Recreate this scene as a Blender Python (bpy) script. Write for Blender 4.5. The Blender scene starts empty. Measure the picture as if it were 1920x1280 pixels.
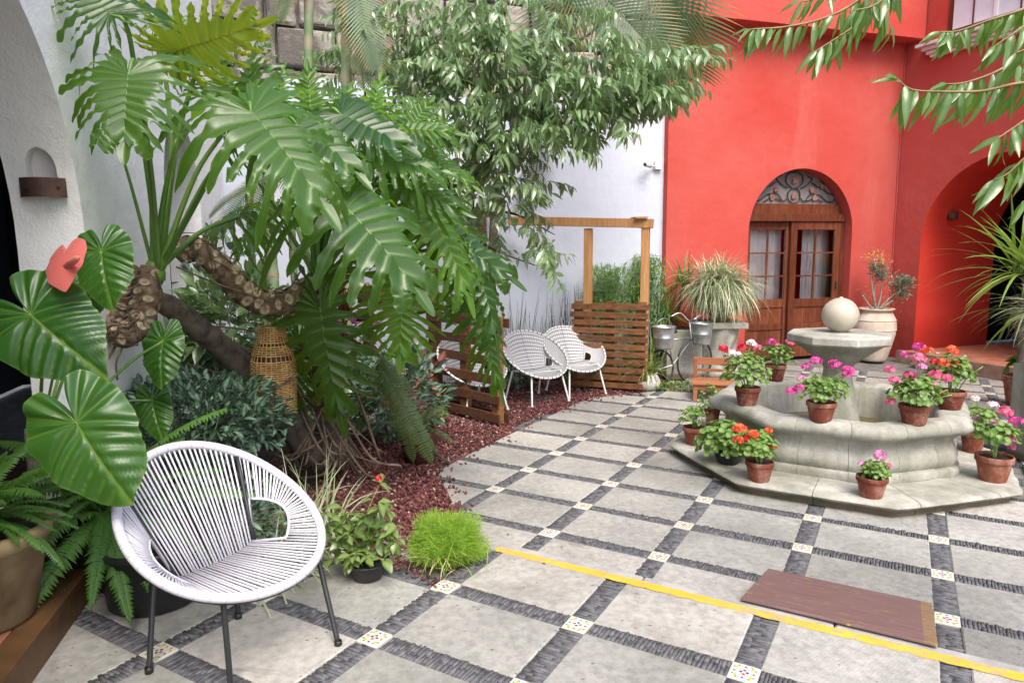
import bpy, math, random
import numpy as np
from mathutils import Vector, Matrix
PI = math.pi
random.seed(7); rng = np.random.default_rng(7)
S = bpy.context.scene; COL = S.collection
# ------------------------------------------------------------------ camera
H = 1.60; FPX = 1295.9; PITCH = .1331; ROLL = -.0072
_F = Vector((0, math.cos(PITCH), -math.sin(PITCH))); _R0 = Vector((1, 0, 0)); _U0 = _R0.cross(_F)
_R = math.cos(ROLL) * _R0 + math.sin(ROLL) * _U0; _U = -math.sin(ROLL) * _R0 + math.cos(ROLL) * _U0
cd = bpy.data.cameras.new('camera'); cam = bpy.data.objects.new('camera', cd); COL.objects.link(cam)
cam.matrix_world = Matrix(((_R.x, _U.x, -_F.x, 0), (_R.y, _U.y, -_F.y, 0), (_R.z, _U.z, -_F.z, H), (0, 0, 0, 1)))
cd.sensor_width = 36; cd.lens = FPX / 1920 * 36; cd.clip_start = .05; cd.clip_end = 200
S.camera = cam
# ------------------------------------------------------------------ light
SUN_EL, SUN_AZ = math.radians(54), math.radians(164)
W = bpy.data.worlds.new('World'); S.world = W; W.use_nodes = True
_n = W.node_tree; _bg = _n.nodes['Background']; _sky = _n.nodes.new('ShaderNodeTexSky')
_sky.sky_type = 'NISHITA'; _sky.sun_disc = False; _sky.sun_elevation = SUN_EL; _sky.sun_rotation = SUN_AZ
_sky.air_density = 1.0; _sky.dust_density = 4.0; _sky.ozone_density = 1.0
_n.links.new(_sky.outputs[0], _bg.inputs[0]); _bg.inputs[1].default_value = .15
_l = bpy.data.lights.new('sun', 'SUN'); _l.energy = 1.5; _l.angle = math.radians(32); _l.color = (1, .97, .93)
sun = bpy.data.objects.new('sun', _l); COL.objects.link(sun)
sun.rotation_euler = (math.radians(90) - SUN_EL, 0, PI - SUN_AZ)
S.view_settings.view_transform = 'Standard'; S.view_settings.look = 'None'
S.view_settings.gamma = 1; S.view_settings.exposure = 1.14; S.view_settings.use_curve_mapping = False
try:
    S.cycles.max_bounces = 8; S.cycles.transparent_max_bounces = 8; S.cycles.use_denoising = True
except Exception: pass

# ------------------------------------------------------------------ placing helpers
def ray(x, y): return _F + _R * ((x - 960) / FPX) + _U * ((640 - y) / FPX)
def gp(x, y, z=0.):
    d = ray(x, y); return Vector((0, 0, H)) + d * ((z - H) / d.z)
def at(x, y, Y):
    d = ray(x, y); return Vector((0, 0, H)) + d * (Y / d.y)
NZ = .141                                  # level of the upper terrace the camera stands on
E1 = Vector((math.cos(-.52), math.sin(-.52), 0)); E2 = Vector((-math.sin(-.52), math.cos(-.52), 0))
EDGE0 = Vector((-.099, 3.222, 0)); EN = Vector((math.cos(-.5254), math.sin(-.5254), 0)); EF = Vector((-EN.y, EN.x, 0))
COR = Vector((5.62, 10.25, 0))
UA = Vector((-.955, -.297, 0)); NA = Vector((-.297, .955, 0))       # red door wall, along and away
UB = Vector((.35, -.937, 0)); NB = Vector((.937, .35, 0))           # red arch wall
AR0 = Vector((-1.70, 2.16, 0)); UC = Vector((-.25, .968, 0)); NC = Vector((-.968, -.25, 0))  # arcade
def PA(t, o=0, z=0): return COR + UA * t + NA * o + Vector((0, 0, z))
def PB(t, o=0, z=0): return COR + UB * t + NB * o + Vector((0, 0, z))
def PC(t, o=0, z=0): return AR0 + UC * t + NC * o + Vector((0, 0, z))
def groundz(x, y):
    d = (Vector((x, y, 0)) - EDGE0).dot(EF)
    if d < 0: return .10
    t = min(1, d / 1.3); return .10 * (1 - t) - .02 * t

# ------------------------------------------------------------------ mesh helpers
class MB:
    def __init__(s): s.v = []; s.f = []; s.a = []
    def add(s, vs, fs, a=0.):
        o = len(s.v); s.v += [tuple(p) for p in vs]; s.f += [tuple(i + o for i in f) for f in fs]
        s.a += [a] * len(vs) if not hasattr(a, '__len__') else list(a)
        return s
    def box(s, c, d, M=None, a=0.):
        x, y, z = [q / 2 for q in d]
        vs = [Vector((sx * x, sy * y, sz * z)) for sz in (-1, 1) for sy in (-1, 1) for sx in (-1, 1)]
        vs = [(M @ p if M else p) + Vector(c) for p in vs]
        return s.add(vs, [(0, 2, 3, 1), (4, 5, 7, 6), (0, 1, 5, 4), (2, 6, 7, 3), (0, 4, 6, 2), (1, 3, 7, 5)], a)
    def cbox(s, c, d, ch, M=None, a=0.):
        """box with chamfered vertical and top edges"""
        x, y, z = [q / 2 for q in d]; h = ch
        pl = [(-x + h, -y), (x - h, -y), (x, -y + h), (x, y - h), (x - h, y), (-x + h, y), (-x, y - h), (-x, -y + h)]
        i = 1 - h / max(x, 1e-4); j = 1 - h / max(y, 1e-4)
        L = [[(px, py, -z) for px, py in pl], [(px, py, z - h) for px, py in pl], [(px * i, py * j, z) for px, py in pl]]
        vs = [(M @ Vector(p) if M else Vector(p)) + Vector(c) for r in L for p in r]
        fs = [tuple(range(7, -1, -1)), tuple(range(16, 24))]
        for r in (0, 8):
            for k in range(8): fs.append((r + k, r + (k + 1) % 8, r + 8 + (k + 1) % 8, r + 8 + k))
        return s.add(vs, fs, a)
    def beam(s, p, q, w, h, up=Vector((0, 0, 1)), a=0.):
        p, q = Vector(p), Vector(q); d = (q - p); L = d.length; d.normalize()
        x = d.cross(up).normalized(); z = x.cross(d)
        M = Matrix((x, d, z)).transposed()
        return s.box((p + q) / 2, (w, L, h), M, a)
    def tube(s, pts, r, n=6, a=0., closed=False, cap=True):
        pts = [Vector(p) for p in pts]; m = len(pts)
        rr = r if hasattr(r, '__len__') else [r] * m
        vs = []; prev = None
        for i, p in enumerate(pts):
            if closed: t = pts[(i + 1) % m] - pts[i - 1]
            else: t = pts[min(i + 1, m - 1)] - pts[max(i - 1, 0)]
            t = t.normalized() if t.length > 1e-9 else Vector((0, 0, 1))
            if prev is None:
                prev = t.orthogonal().normalized()
            prev = (prev - t * prev.dot(t))
            prev = prev.normalized() if prev.length > 1e-6 else t.orthogonal().normalized()
            b = t.cross(prev)
            for k in range(n):
                an = 2 * PI * k / n; vs.append(p + (prev * math.cos(an) + b * math.sin(an)) * rr[i])
        fs = []
        for i in range(m if closed else m - 1):
            for k in range(n):
                j = (i + 1) % m
                fs.append((i * n + k, i * n + (k + 1) % n, j * n + (k + 1) % n, j * n + k))
        if cap and not closed:
            fs.append(tuple(range(n - 1, -1, -1))); fs.append(tuple((m - 1) * n + k for k in range(n)))
        return s.add(vs, fs, a)
    def lathe(s, prof, n=24, c=(0, 0, 0), a=0., cap=False, rot=0., sq=None):
        vs = []
        for r, z in prof:
            for k in range(n):
                an = 2 * PI * k / n + rot; q = sq(an) if sq else 1.
                vs.append(Vector(c) + Vector((r * q * math.cos(an), r * q * math.sin(an), z)))
        fs = []
        for i in range(len(prof) - 1):
            for k in range(n):
                fs.append((i * n + k, i * n + (k + 1) % n, (i + 1) * n + (k + 1) % n, (i + 1) * n + k))
        if cap:
            fs.append(tuple(range(n - 1, -1, -1))); fs.append(tuple((len(prof) - 1) * n + k for k in range(n)))
        return s.add(vs, fs, a)
    def prism(s, poly, z0, z1, ch=0.):
        n = len(poly)
        if ch:
            cx = sum(p[0] for p in poly) / n; cy = sum(p[1] for p in poly) / n
            top = []
            for x, y in poly[:]:
                dx, dy = cx - x, cy - y; L = math.hypot(dx, dy) or 1; top.append((x + dx / L * ch * 1.4, y + dy / L * ch * 1.4))
            vs = [(x, y, z0) for x, y in poly] + [(x, y, z1 - ch) for x, y in poly] + [(x, y, z1) for x, y in top]
            fs = [tuple(range(2 * n, 3 * n))]
            for r in (0, n):
                for k in range(n): fs.append((r + k, r + (k + 1) % n, r + n + (k + 1) % n, r + n + k))
        else:
            vs = [(x, y, z0) for x, y in poly] + [(x, y, z1) for x, y in poly]
            fs = [tuple(range(n - 1, -1, -1)), tuple(range(n, 2 * n))] + [(k, (k + 1) % n, n + (k + 1) % n, n + k) for k in range(n)]
        return s.add(vs, fs)
    def build(s, name, mat, parent=None, smooth=False):
        me = bpy.data.meshes.new(name); me.from_pydata(s.v, [], s.f)
        if any(s.a):
            at_ = me.attributes.new('v', 'FLOAT', 'POINT'); at_.data.foreach_set('value', np.array(s.a, 'f'))
        return link(name, me, mat, parent, smooth)
def link(name, me, mat, parent=None, smooth=False):
    if mat and not me.materials: me.materials.append(mat)
    if smooth and len(me.polygons): me.polygons.foreach_set('use_smooth', [True] * len(me.polygons))
    o = bpy.data.objects.new(name, me); COL.objects.link(o)
    if parent: o.parent = parent
    return o
def local(o, parent):
    """geometry written in world coordinates, hung under a parent that stands elsewhere"""
    o.parent = parent; o.matrix_parent_inverse = parent.matrix_basis.inverted(); return o
def np_mesh(name, V, Q, mat, parent=None, attr=None, smooth=False, k=4):
    me = bpy.data.meshes.new(name); V = np.asarray(V, 'f'); Q = np.asarray(Q, 'i')
    me.vertices.add(len(V)); me.vertices.foreach_set('co', V.ravel())
    me.loops.add(Q.size); me.loops.foreach_set('vertex_index', Q.ravel())
    me.polygons.add(len(Q)); me.polygons.foreach_set('loop_start', np.arange(0, Q.size, Q.shape[1], dtype='i'))
    me.polygons.foreach_set('loop_total', np.full(len(Q), Q.shape[1], 'i'))
    me.update(calc_edges=True)
    if attr is not None:
        at_ = me.attributes.new('v', 'FLOAT', 'POINT'); at_.data.foreach_set('value', np.asarray(attr, 'f'))
    return link(name, me, mat, parent, smooth)
def scatter(tv, tf, R3, L, ta=None, va=None):
    """copies template (tv, tf) with 3x3 matrices R3 and locations L into one array"""
    tv = np.asarray(tv, float); tf = np.asarray(tf, int); N = len(L); n = len(tv)
    V = np.einsum('nij,kj->nki', R3, tv) + np.asarray(L)[:, None, :]
    Fc = tf[None] + (np.arange(N) * n)[:, None, None]
    A = None
    if ta is not None or va is not None:
        A = (np.zeros((N, n)) + (0 if ta is None else np.asarray(ta)[None]) + (0 if va is None else np.asarray(va)[:, None])).ravel()
    return V.reshape(-1, 3), Fc.reshape(-1, tf.shape[1]), A
def frames(d, up, scale):
    """N matrices whose y axis is d, z axis near up"""
    d = d / np.linalg.norm(d, axis=1, keepdims=True); x = np.cross(d, up); x /= (np.linalg.norm(x, axis=1, keepdims=True) + 1e-9)
    z = np.cross(x, d); R = np.stack([x, d, z], 2); return R * np.asarray(scale)[:, None, None]
def frame1(base, tip, nrm, sc=None, roll=0.):
    y = (tip - base); L = y.length; y.normalize(); n = Vector(nrm).normalized()
    x = y.cross(n).normalized(); z = x.cross(y)
    if roll: x, z = x * math.cos(roll) + z * math.sin(roll), z * math.cos(roll) - x * math.sin(roll)
    s = sc or L
    M = Matrix((x * s, y * s, z * s)).transposed().to_4x4(); M.translation = base; return M
def thing(name, loc, label, cat, group=None, rz=0.):
    o = bpy.data.objects.new(name, None); COL.objects.link(o); o.location = loc; o.rotation_euler = (0, 0, rz)
    o.empty_display_size = .1; tag(o, label, cat, group)
    o.matrix_basis  # evaluated from loc/rot
    return o
def tag(o, label, cat, group=None):
    o['label'] = label; o['category'] = cat
    if group: o['group'] = group
    return o
def struct(o): o['kind'] = 'structure'; return o
def stuff(o): o['kind'] = 'stuff'; return o
def copy_tree(o, parent=None):
    c = o.copy(); COL.objects.link(c)
    if parent: c.parent = parent
    for ch in list(o.children): copy_tree(ch, c)
    return c
def bev(o, w=.004, seg=2):
    m = o.modifiers.new('bevel', 'BEVEL'); m.width = w; m.segments = seg; m.limit_method = 'ANGLE'; return o
def spline(pts, n=16):
    pts = [Vector(p) for p in pts]; P = [pts[0] * 2 - pts[1]] + pts + [pts[-1] * 2 - pts[-2]]; out = []
    m = len(pts) - 1
    for i in range(m):
        for k in range(n):
            t = k / n; a, b, c, d = P[i:i + 4]
            out.append(.5 * ((2 * b) + (c - a) * t + (2 * a - 5 * b + 4 * c - d) * t * t + (3 * b - a - 3 * c + d) * t ** 3))
    out.append(pts[-1]); return out

# ------------------------------------------------------------------ materials
class NT:
    def __init__(s, name):
        s.m = bpy.data.materials.new(name); s.m.use_nodes = True; s.t = s.m.node_tree
        s.p = s.t.nodes['Principled BSDF']; s.out = s.t.nodes['Material Output']
        s.pos = s.n('ShaderNodeNewGeometry').outputs['Position']
    def n(s, typ, **k):
        o = s.t.nodes.new(typ)
        for a, b in k.items(): setattr(o, a, b)
        return o
    def put(s, a, b): s.t.links.new(a, b)
    def noise(s, scale, detail=4, rough=.55, vec=None, dist=0.):
        o = s.n('ShaderNodeTexNoise'); o.inputs['Scale'].default_value = scale; o.inputs['Detail'].default_value = detail
        o.inputs['Roughness'].default_value = rough; o.inputs['Distortion'].default_value = dist
        s.put(vec or s.pos, o.inputs['Vector']); return o.outputs['Fac']
    def ramp(s, fac, stops):
        o = s.n('ShaderNodeValToRGB'); e = o.color_ramp.elements
        for i, (p, c) in enumerate(stops):
            x = e[i] if i < 2 else e.new(p)
            x.position = p; x.color = (c[0], c[1], c[2], 1) if hasattr(c, '__len__') else (c, c, c, 1)
        s.put(fac, o.inputs[0]); return o.outputs[0]
    def mix(s, fac, a, b, typ='MIX'):
        o = s.n('ShaderNodeMix'); o.data_type = 'RGBA'; o.blend_type = typ
        for sock, val in ((o.inputs[0], fac), (o.inputs[6], a), (o.inputs[7], b)):
            if hasattr(val, 'is_output') or hasattr(val, 'links'): s.put(val, sock)
            else: sock.default_value = val if not hasattr(val, '__len__') else (*val, 1)
        return o.outputs[2]
    def math(s, op, a, b=None):
        o = s.n('ShaderNodeMath'); o.operation = op
        for sock, val in ((o.inputs[0], a), (o.inputs[1], b)):
            if val is None: continue
            if hasattr(val, 'links'): s.put(val, sock)
            else: sock.default_value = val
        return o.outputs[0]
    def stretch(s, sc, vec=None, rot=(0, 0, 0)):
        o = s.n('ShaderNodeMapping'); o.inputs['Scale'].default_value = sc; o.inputs['Rotation'].default_value = rot
        s.put(vec or s.pos, o.inputs['Vector']); return o.outputs[0]
    def objc(s): return s.n('ShaderNodeTexCoord').outputs['Object']
    def attr(s): return s.n('ShaderNodeAttribute', attribute_name='v').outputs['Fac']
    def rnd(s): return s.n('ShaderNodeObjectInfo').outputs['Random']
    def bump(s, h, st=.3, dist=.01, prev=None):
        o = s.n('ShaderNodeBump'); o.inputs['Strength'].default_value = st; o.inputs['Distance'].default_value = dist
        s.put(h, o.inputs['Height'])
        if prev: s.put(prev, o.inputs['Normal'])
        s.put(o.outputs[0], s.p.inputs['Normal']); return o.outputs[0]
    def base(s, c):
        if hasattr(c, 'links'): s.put(c, s.p.inputs['Base Color'])
        else: s.p.inputs['Base Color'].default_value = (*c, 1)
    def set(s, rough=None, spec=None, metal=None):
        if rough is not None: s.p.inputs['Roughness'].default_value = rough
        if spec is not None: s.p.inputs['Specular IOR Level'].default_value = spec
        if metal is not None: s.p.inputs['Metallic'].default_value = metal
        return s
def simple(name, c1, c2=None, scale=6, rough=.7, bump=0., bscale=60, spec=.4, metal=0., dist=.004, lo=.35, hi=.65):
    n = NT(name); n.set(rough, spec, metal)
    n.base(n.ramp(n.noise(scale, 5), [(lo, c1), (hi, c2)]) if c2 else c1)
    if bump: n.bump(n.noise(bscale, 4), bump, dist)
    return n.m
def leafmat(name, c1, c2, tr, rough=.36, tmix=.3, light=None, spec=.5, useattr=True, scale=3., rw=.3):
    """c1..c2 vary by noise, 'light' follows the v attribute (veins, variegation)"""
    n = NT(name); n.set(rough, spec)
    f = n.math('ADD', n.math('MULTIPLY', n.noise(scale, 3), 1 - rw), n.math('MULTIPLY', n.rnd(), rw))
    c = n.ramp(f, [(.3, c1), (.7, c2)])
    if light: c = n.mix(n.attr(), c, light)
    n.base(c)
    t = n.n('ShaderNodeBsdfTranslucent'); tc = n.mix(.45, tr, c) if True else tr
    n.put(tc, t.inputs[0]); mx = n.n('ShaderNodeMixShader'); mx.inputs[0].default_value = tmix
    n.put(n.p.outputs[0], mx.inputs[1]); n.put(t.outputs[0], mx.inputs[2]); n.put(mx.outputs[0], n.out.inputs[0])
    n.bump(n.noise(40, 3), .15, .004)
    return n.m
def plaster(name, c1, c2, c3, sc=1.2, st=.35, rough=.9):
    n = NT(name); n.set(rough, .1)
    a = n.ramp(n.noise(sc, 6, .6), [(.3, c1), (.7, c2)])
    stn = n.ramp(n.noise(1.1, 5, .7, n.stretch((1, 1, .22))), [(.56, 0), (.78, 1)])
    a = n.mix(n.math('MULTIPLY', stn, .45), a, c3)
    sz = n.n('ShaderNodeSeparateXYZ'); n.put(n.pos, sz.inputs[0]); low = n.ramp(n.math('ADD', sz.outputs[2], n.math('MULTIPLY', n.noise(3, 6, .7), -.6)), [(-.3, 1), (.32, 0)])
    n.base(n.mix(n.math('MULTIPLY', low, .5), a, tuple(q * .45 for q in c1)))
    vo = n.n('ShaderNodeTexVoronoi'); vo.feature = 'DISTANCE_TO_EDGE'; vo.inputs['Scale'].default_value = .8; dn = n.n('ShaderNodeTexNoise'); dn.inputs['Scale'].default_value = 2.2; dn.inputs['Detail'].default_value = 5; n.put(n.pos, dn.inputs['Vector'])
    n.put(n.mix(.35, n.pos, dn.outputs['Color']), vo.inputs['Vector']); ck = n.math('MULTIPLY', n.ramp(vo.outputs['Distance'], [(.0, 1), (.012, 0)]), n.ramp(n.noise(.7, 3), [(.5, 0), (.6, 1)]))
    b = n.bump(n.noise(7, 4), st * .7, .03); b = n.bump(ck, -.5, .012, b); n.bump(n.noise(85, 5, .65), st, .006, b)
    return n.m
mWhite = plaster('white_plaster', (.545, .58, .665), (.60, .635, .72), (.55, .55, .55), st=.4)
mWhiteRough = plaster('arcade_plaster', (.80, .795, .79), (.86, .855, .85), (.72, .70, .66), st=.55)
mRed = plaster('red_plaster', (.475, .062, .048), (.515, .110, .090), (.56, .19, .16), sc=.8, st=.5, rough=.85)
mRedDeep = plaster('deep_red_plaster', (.60, .042, .026), (.66, .06, .04), (.6, .09, .06), st=.3)  # arch reveal only: a deeper, more saturated red than the wall
mStone = None
def _stone():
    n = NT('old_ashlar'); n.set(.95, .15)
    a = n.ramp(n.noise(3, 6, .65), [(.3, (.25, .22, .185)), (.55, (.38, .345, .30)), (.75, (.48, .42, .36))])
    d = n.ramp(n.noise(1.6, 7, .72, n.stretch((1, 1, .8)), .6), [(.44, 0), (.56, 1)])
    n.base(n.mix(n.math('MULTIPLY', d, .78), a, (.07, .065, .06)))
    b = n.bump(n.noise(14, 6, .7), .8, .03); n.bump(n.noise(90, 4), .5, .006, b); return n.m
mStone = _stone()
mMortar = simple('dark_mortar', (.09, .085, .08), (.22, .2, .18), 8, .95, .6, 60)
def _slab():
    n = NT('paving_concrete'); n.set(.8, .25)
    a = n.ramp(n.noise(1.3, 7, .62), [(.3, (.23, .227, .21)), (.5, (.345, .34, .32)), (.72, (.44, .432, .405))])
    r = n.ramp(n.rnd(), [(0, (.78, .775, .74)), (.5, (.96, .95, .92)), (1, (1.12, 1.08, 1.03))])
    a = n.mix(1, a, r, 'MULTIPLY')
    fine = n.ramp(n.noise(26, 6, .7), [(.33, .60), (.6, 1.08)])
    a = n.mix(.7, a, fine, 'MULTIPLY')
    st = n.ramp(n.noise(3.2, 5, .75, None, .8), [(.58, 0), (.74, 1)])
    a = n.mix(n.math('MULTIPLY', st, .7), a, (.12, .12, .095))
    st2 = n.ramp(n.noise(.9, 5, .7, None, .4), [(.5, 0), (.68, 1)]); a = n.mix(n.math('MULTIPLY', st2, .45), a, (.17, .165, .14))
    pits = n.n('ShaderNodeTexVoronoi'); pits.inputs['Scale'].default_value = 17; n.put(n.stretch((1, 1.7, 1), None, (0, 0, .6)), pits.inputs['Vector'])
    pm = n.ramp(pits.outputs['Distance'], [(.07, 1), (.15, 0)])
    pm = n.math('MULTIPLY', pm, n.ramp(n.noise(5, 3), [(.49, 0), (.54, 1)]))
    a = n.mix(n.math('MULTIPLY', pm, .8), a, (.06, .055, .05))
    n.base(a)
    w = n.n('ShaderNodeTexWave'); w.inputs['Scale'].default_value = 24; w.inputs['Distortion'].default_value = 6; w.inputs['Detail'].default_value = 3
    n.put(n.stretch((1, 1, 1), None, (0, 0, .9)), w.inputs['Vector'])
    b = n.bump(w.outputs['Fac'], .10, .004); b = n.bump(n.noise(120, 4), .3, .003, b); n.bump(n.noise(6, 4), .3, .012, b)
    return n.m
mSlab = _slab()
mSlate = simple('edge_slate', (.055, .055, .062), (.17, .168, .175), 30, .75, .5, 120, lo=.3, hi=.72)
mBed = simple('floor_bedding', (.10, .095, .085), (.2, .19, .17), 12, .95, .5, 90)
mGravelBase = simple('gravel_soil', (.05, .028, .022), (.10, .05, .045), 9, .95, .8, 50)
def _grav():
    n = NT('red_lava_gravel'); n.set(.9, .2)
    n.base(n.ramp(n.attr(), [(0, (.045, .02, .018)), (.35, (.125, .042, .040)), (.7, (.19, .068, .062)), (.93, (.26, .11, .10)), (1, (.5, .42, .38))]))
    n.bump(n.noise(250, 3), .6, .003); return n.m
mGravel = _grav()
def _tile():
    n = NT('talavera_glaze'); n.set(.22, .5)
    co = n.objc(); sx = n.n('ShaderNodeSeparateXYZ'); n.put(co, sx.inputs[0])
    col = (.74, .72, .62); c = None
    spots = [(0, .011, .006, (.03, .05, .32)), (0, -.011, .006, (.03, .05, .32)), (.012, 0, .006, (.5, .06, .03)), (-.012, 0, .006, (.5, .06, .03))]
    for s1 in (-1, 1):
        for s2 in (-1, 1):
            spots += [(s1 * .026, s2 * .026, .0062, (.62, .40, .03)), (s1 * .036, s2 * .022, .0045, (.05, .28, .12)), (s1 * .022, s2 * .036, .0045, (.05, .28, .12))]
        spots += [(s1 * .033, 0, .005, (.04, .06, .35)), (0, s1 * .033, .005, (.55, .1, .04))]
    cur = n.ramp(n.noise(9, 3), [(.3, (.50, .47, .38)), (.7, (.64, .62, .55))])
    for x, y, r, cc in spots:
        dx = n.math('SUBTRACT', sx.outputs[0], x); dy = n.math('SUBTRACT', sx.outputs[1], y)
        d = n.math('ADD', n.math('MULTIPLY', dx, dx), n.math('MULTIPLY', dy, dy))
        m = n.math('LESS_THAN', d, r * r); cur = n.mix(m, cur, cc)
    wear = n.ramp(n.noise(60, 5, .7), [(.55, 0), (.7, 1)])
    n.base(n.mix(n.math('MULTIPLY', wear, .35), cur, (.35, .33, .3))); n.bump(n.noise(60, 2), .1, .002); return n.m
mTile = _tile()
def _fstone():
    n = NT('fountain_stone'); n.set(.85, .25)
    a = n.ramp(n.noise(2.6, 7, .62), [(.28, (.22, .21, .165)), (.5, (.37, .36, .31)), (.72, (.53, .52, .47))])
    g = n.ramp(n.noise(2.3, 6, .7, n.stretch((1, 1, .5)), .5), [(.45, 0), (.66, 1)])
    a = n.mix(n.math('MULTIPLY', g, .7), a, (.19, .195, .15))
    k = n.ramp(n.noise(7, 5, .65, n.stretch((1, 1, .12))), [(.5, 0), (.66, 1)]); a = n.mix(n.math('MULTIPLY', k, .45), a, (.15, .145, .11))
    sxyz = n.n('ShaderNodeSeparateXYZ'); n.put(n.pos, sxyz.inputs[0])
    lowz = n.ramp(n.math('ADD', sxyz.outputs[2], n.math('MULTIPLY', n.noise(12, 4), .06)), [(.07, 1), (.105, 0)])
    a = n.mix(n.math('MULTIPLY', lowz, .85), a, (.11, .085, .05))
    p = n.ramp(n.noise(38, 5, .7), [(.36, .45), (.48, 1)]); a = n.mix(.22, a, p, 'MULTIPLY'); n.base(a)
    b = n.bump(n.noise(22, 6, .7), .45, .012); n.bump(n.noise(120, 4), .4, .003, b); return n.m
mFount = _fstone()
mSphere = simple('polished_stone_ball', (.36, .325, .25), (.46, .42, .33), 5, .4, .15, 50, .5)
def _terra():
    n = NT('terracotta'); n.set(.85, .25)
    f = n.math('ADD', n.math('MULTIPLY', n.noise(9, 5), .6), n.math('MULTIPLY', n.rnd(), .4))
    a = n.ramp(f, [(.25, (.095, .024, .016)), (.5, (.165, .042, .025)), (.8, (.25, .085, .05))])
    s = n.ramp(n.noise(11, 6, .75, n.stretch((1, 1, .7))), [(.48, 0), (.66, 1)])
    n.base(n.mix(n.math('MULTIPLY', s, .42), a, (.50, .36, .28))); n.bump(n.noise(90, 4), .25, .002); return n.m
mTerra = _terra()
mPotBig = simple('weathered_clay', (.10, .065, .03), (.26, .19, .10), 4, .85, .3, 50)
mJar = simple('whitewashed_jar', (.42, .30, .22), (.66, .56, .46), 3.5, .8, .35, 40, lo=.3, hi=.6)
mFloorTile = simple('terracotta_floor_tile', (.36, .13, .07), (.48, .21, .13), 7, .6, .2, 40)
mLip = simple('ochre_step_edge', (.075, .035, .015), (.16, .08, .032), 5, .5, .2, 40)
mYellow = None
def _yel():
    n = NT('yellow_floor_paint'); n.set(.6, .3)
    w = n.ramp(n.math('ADD', n.math('MULTIPLY', n.noise(26, 6, .75, None, .5), .7), n.math('MULTIPLY', n.noise(4, 3), .3)), [(.51, 0), (.56, 1)])
    n.base(n.mix(n.math('MULTIPLY', w, .75), n.ramp(n.noise(8, 4), [(.3, (.64, .34, .03)), (.7, (.76, .43, .06))]), (.32, .27, .2)))
    n.bump(n.noise(60, 4), .4, .003); return n.m
mYellow = _yel()
def wood(name, c1, c2, c3, sc=(2, 30, 30), rough=.65, axis_obj=True, st=.35):
    n = NT(name); n.set(rough, .3)
    v = n.stretch(sc, n.objc() if axis_obj else None)
    a = n.ramp(n.noise(2.2, 6, .6, v, .6), [(.3, c1), (.5, c2), (.72, c3)])
    r = n.ramp(n.rnd(), [(0, .78), (1, 1.15)]); n.base(n.mix(1, a, r, 'MULTIPLY'))
    n.bump(n.noise(3, 5, .6, v), st, .003); return n.m
mPine = wood('honey_pine', (.36, .17, .062), (.46, .235, .095), (.56, .32, .15), sc=(14, 14, 1.2))
mPallet = wood('stained_pallet_wood', (.10, .04, .018), (.17, .072, .03), (.25, .115, .05), sc=(2, 14, 14))
mPalletDark = wood('dark_pallet_wood', (.05, .022, .012), (.09, .04, .02), (.13, .06, .03), sc=(2, 14, 14))
mDoor = wood('varnished_mahogany', (.085, .024, .013), (.135, .040, .020), (.19, .065, .033), sc=(12, 12, 1.5), rough=.35)
mBench = wood('orange_bench_wood', (.24, .085, .04), (.31, .12, .055), (.38, .16, .08))
def _board():
    n = NT('brown_ramp_board'); n.set(.6, .35); c = n.objc()
    a = n.ramp(n.noise(3, 6, .65, n.stretch((1.2, 16, 1), c)), [(.3, (.12, .065, .058)), (.55, (.18, .105, .095)), (.75, (.25, .16, .14))])
    sc = n.ramp(n.noise(3.6, 4, .6, n.stretch((2.2, 18, 1), c)), [(.64, 0), (.67, 1)])
    a = n.mix(n.math('MULTIPLY', sc, .8), a, (.55, .36, .04))
    sx = n.n('ShaderNodeSeparateXYZ'); n.put(c, sx.inputs[0])
    e = n.math('MULTIPLY', n.math('GREATER_THAN', sx.outputs[0], .305), n.ramp(n.noise(9, 5, .7, n.stretch((3, 20, 1), c)), [(.44, 0), (.56, 1)]))
    n.base(n.mix(n.math('MULTIPLY', e, .45), a, (.42, .30, .04))); n.bump(n.noise(3, 5, .6, n.stretch((2, 30, 1), c)), .3, .003); return n.m
mBoard = _board()
mCord = simple('white_cord', (.62, .60, .66), None, rough=.45, spec=.5)
mCord.node_tree.nodes['Principled BSDF'].inputs['Base Color'].default_value = (.60, .58, .64, 1)
mBlackMetal = simple('black_steel', (.018, .018, .02), (.03, .03, .032), 10, .42, spec=.5)
mWhiteMetal = simple('white_steel', (.66, .65, .62), (.74, .73, .7), 10, .4)
mBlackCord = simple('black_cord', (.025, .025, .03), None, rough=.5)
mBlackPlastic = simple('black_plastic_pot', (.012, .013, .014), (.022, .023, .025), 8, .4, spec=.5)
mZinc = simple('galvanised_zinc', (.34, .36, .37), (.52, .54, .55), 14, .38, metal=.75)
mRust = simple('rusted_iron', (.045, .03, .028), (.12, .06, .045), 14, .65, .3, 70, metal=.3)
mIron = simple('wrought_iron', (.03, .025, .03), None, rough=.5)
mWicker = NT('wicker'); mWicker.set(.6, .3)
mWicker.base(mWicker.ramp(mWicker.noise(22, 4), [(.3, (.34, .18, .06)), (.7, (.58, .37, .16))])); mWicker = mWicker.m
mWickerDark = simple('basket_lining', (.05, .03, .015), None)
def _bark():
    n = NT('scarred_philodendron_bark'); n.set(.85, .2)
    n.base(n.mix(n.attr(), n.ramp(n.noise(30, 5), [(.3, (.09, .055, .035)), (.7, (.25, .18, .13))]), n.ramp(n.noise(45, 4), [(.3, (.40, .30, .19)), (.7, (.66, .54, .38))])))
    n.bump(n.noise(60, 4), .6, .006); return n.m
mScar = _bark()
mBark = simple('grey_brown_bark', (.06, .045, .035), (.16, .13, .10), 14, .9, .8, 40)
mRoot = simple('aerial_root', (.08, .055, .04), (.19, .14, .10), 16, .85, .3, 50)
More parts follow.
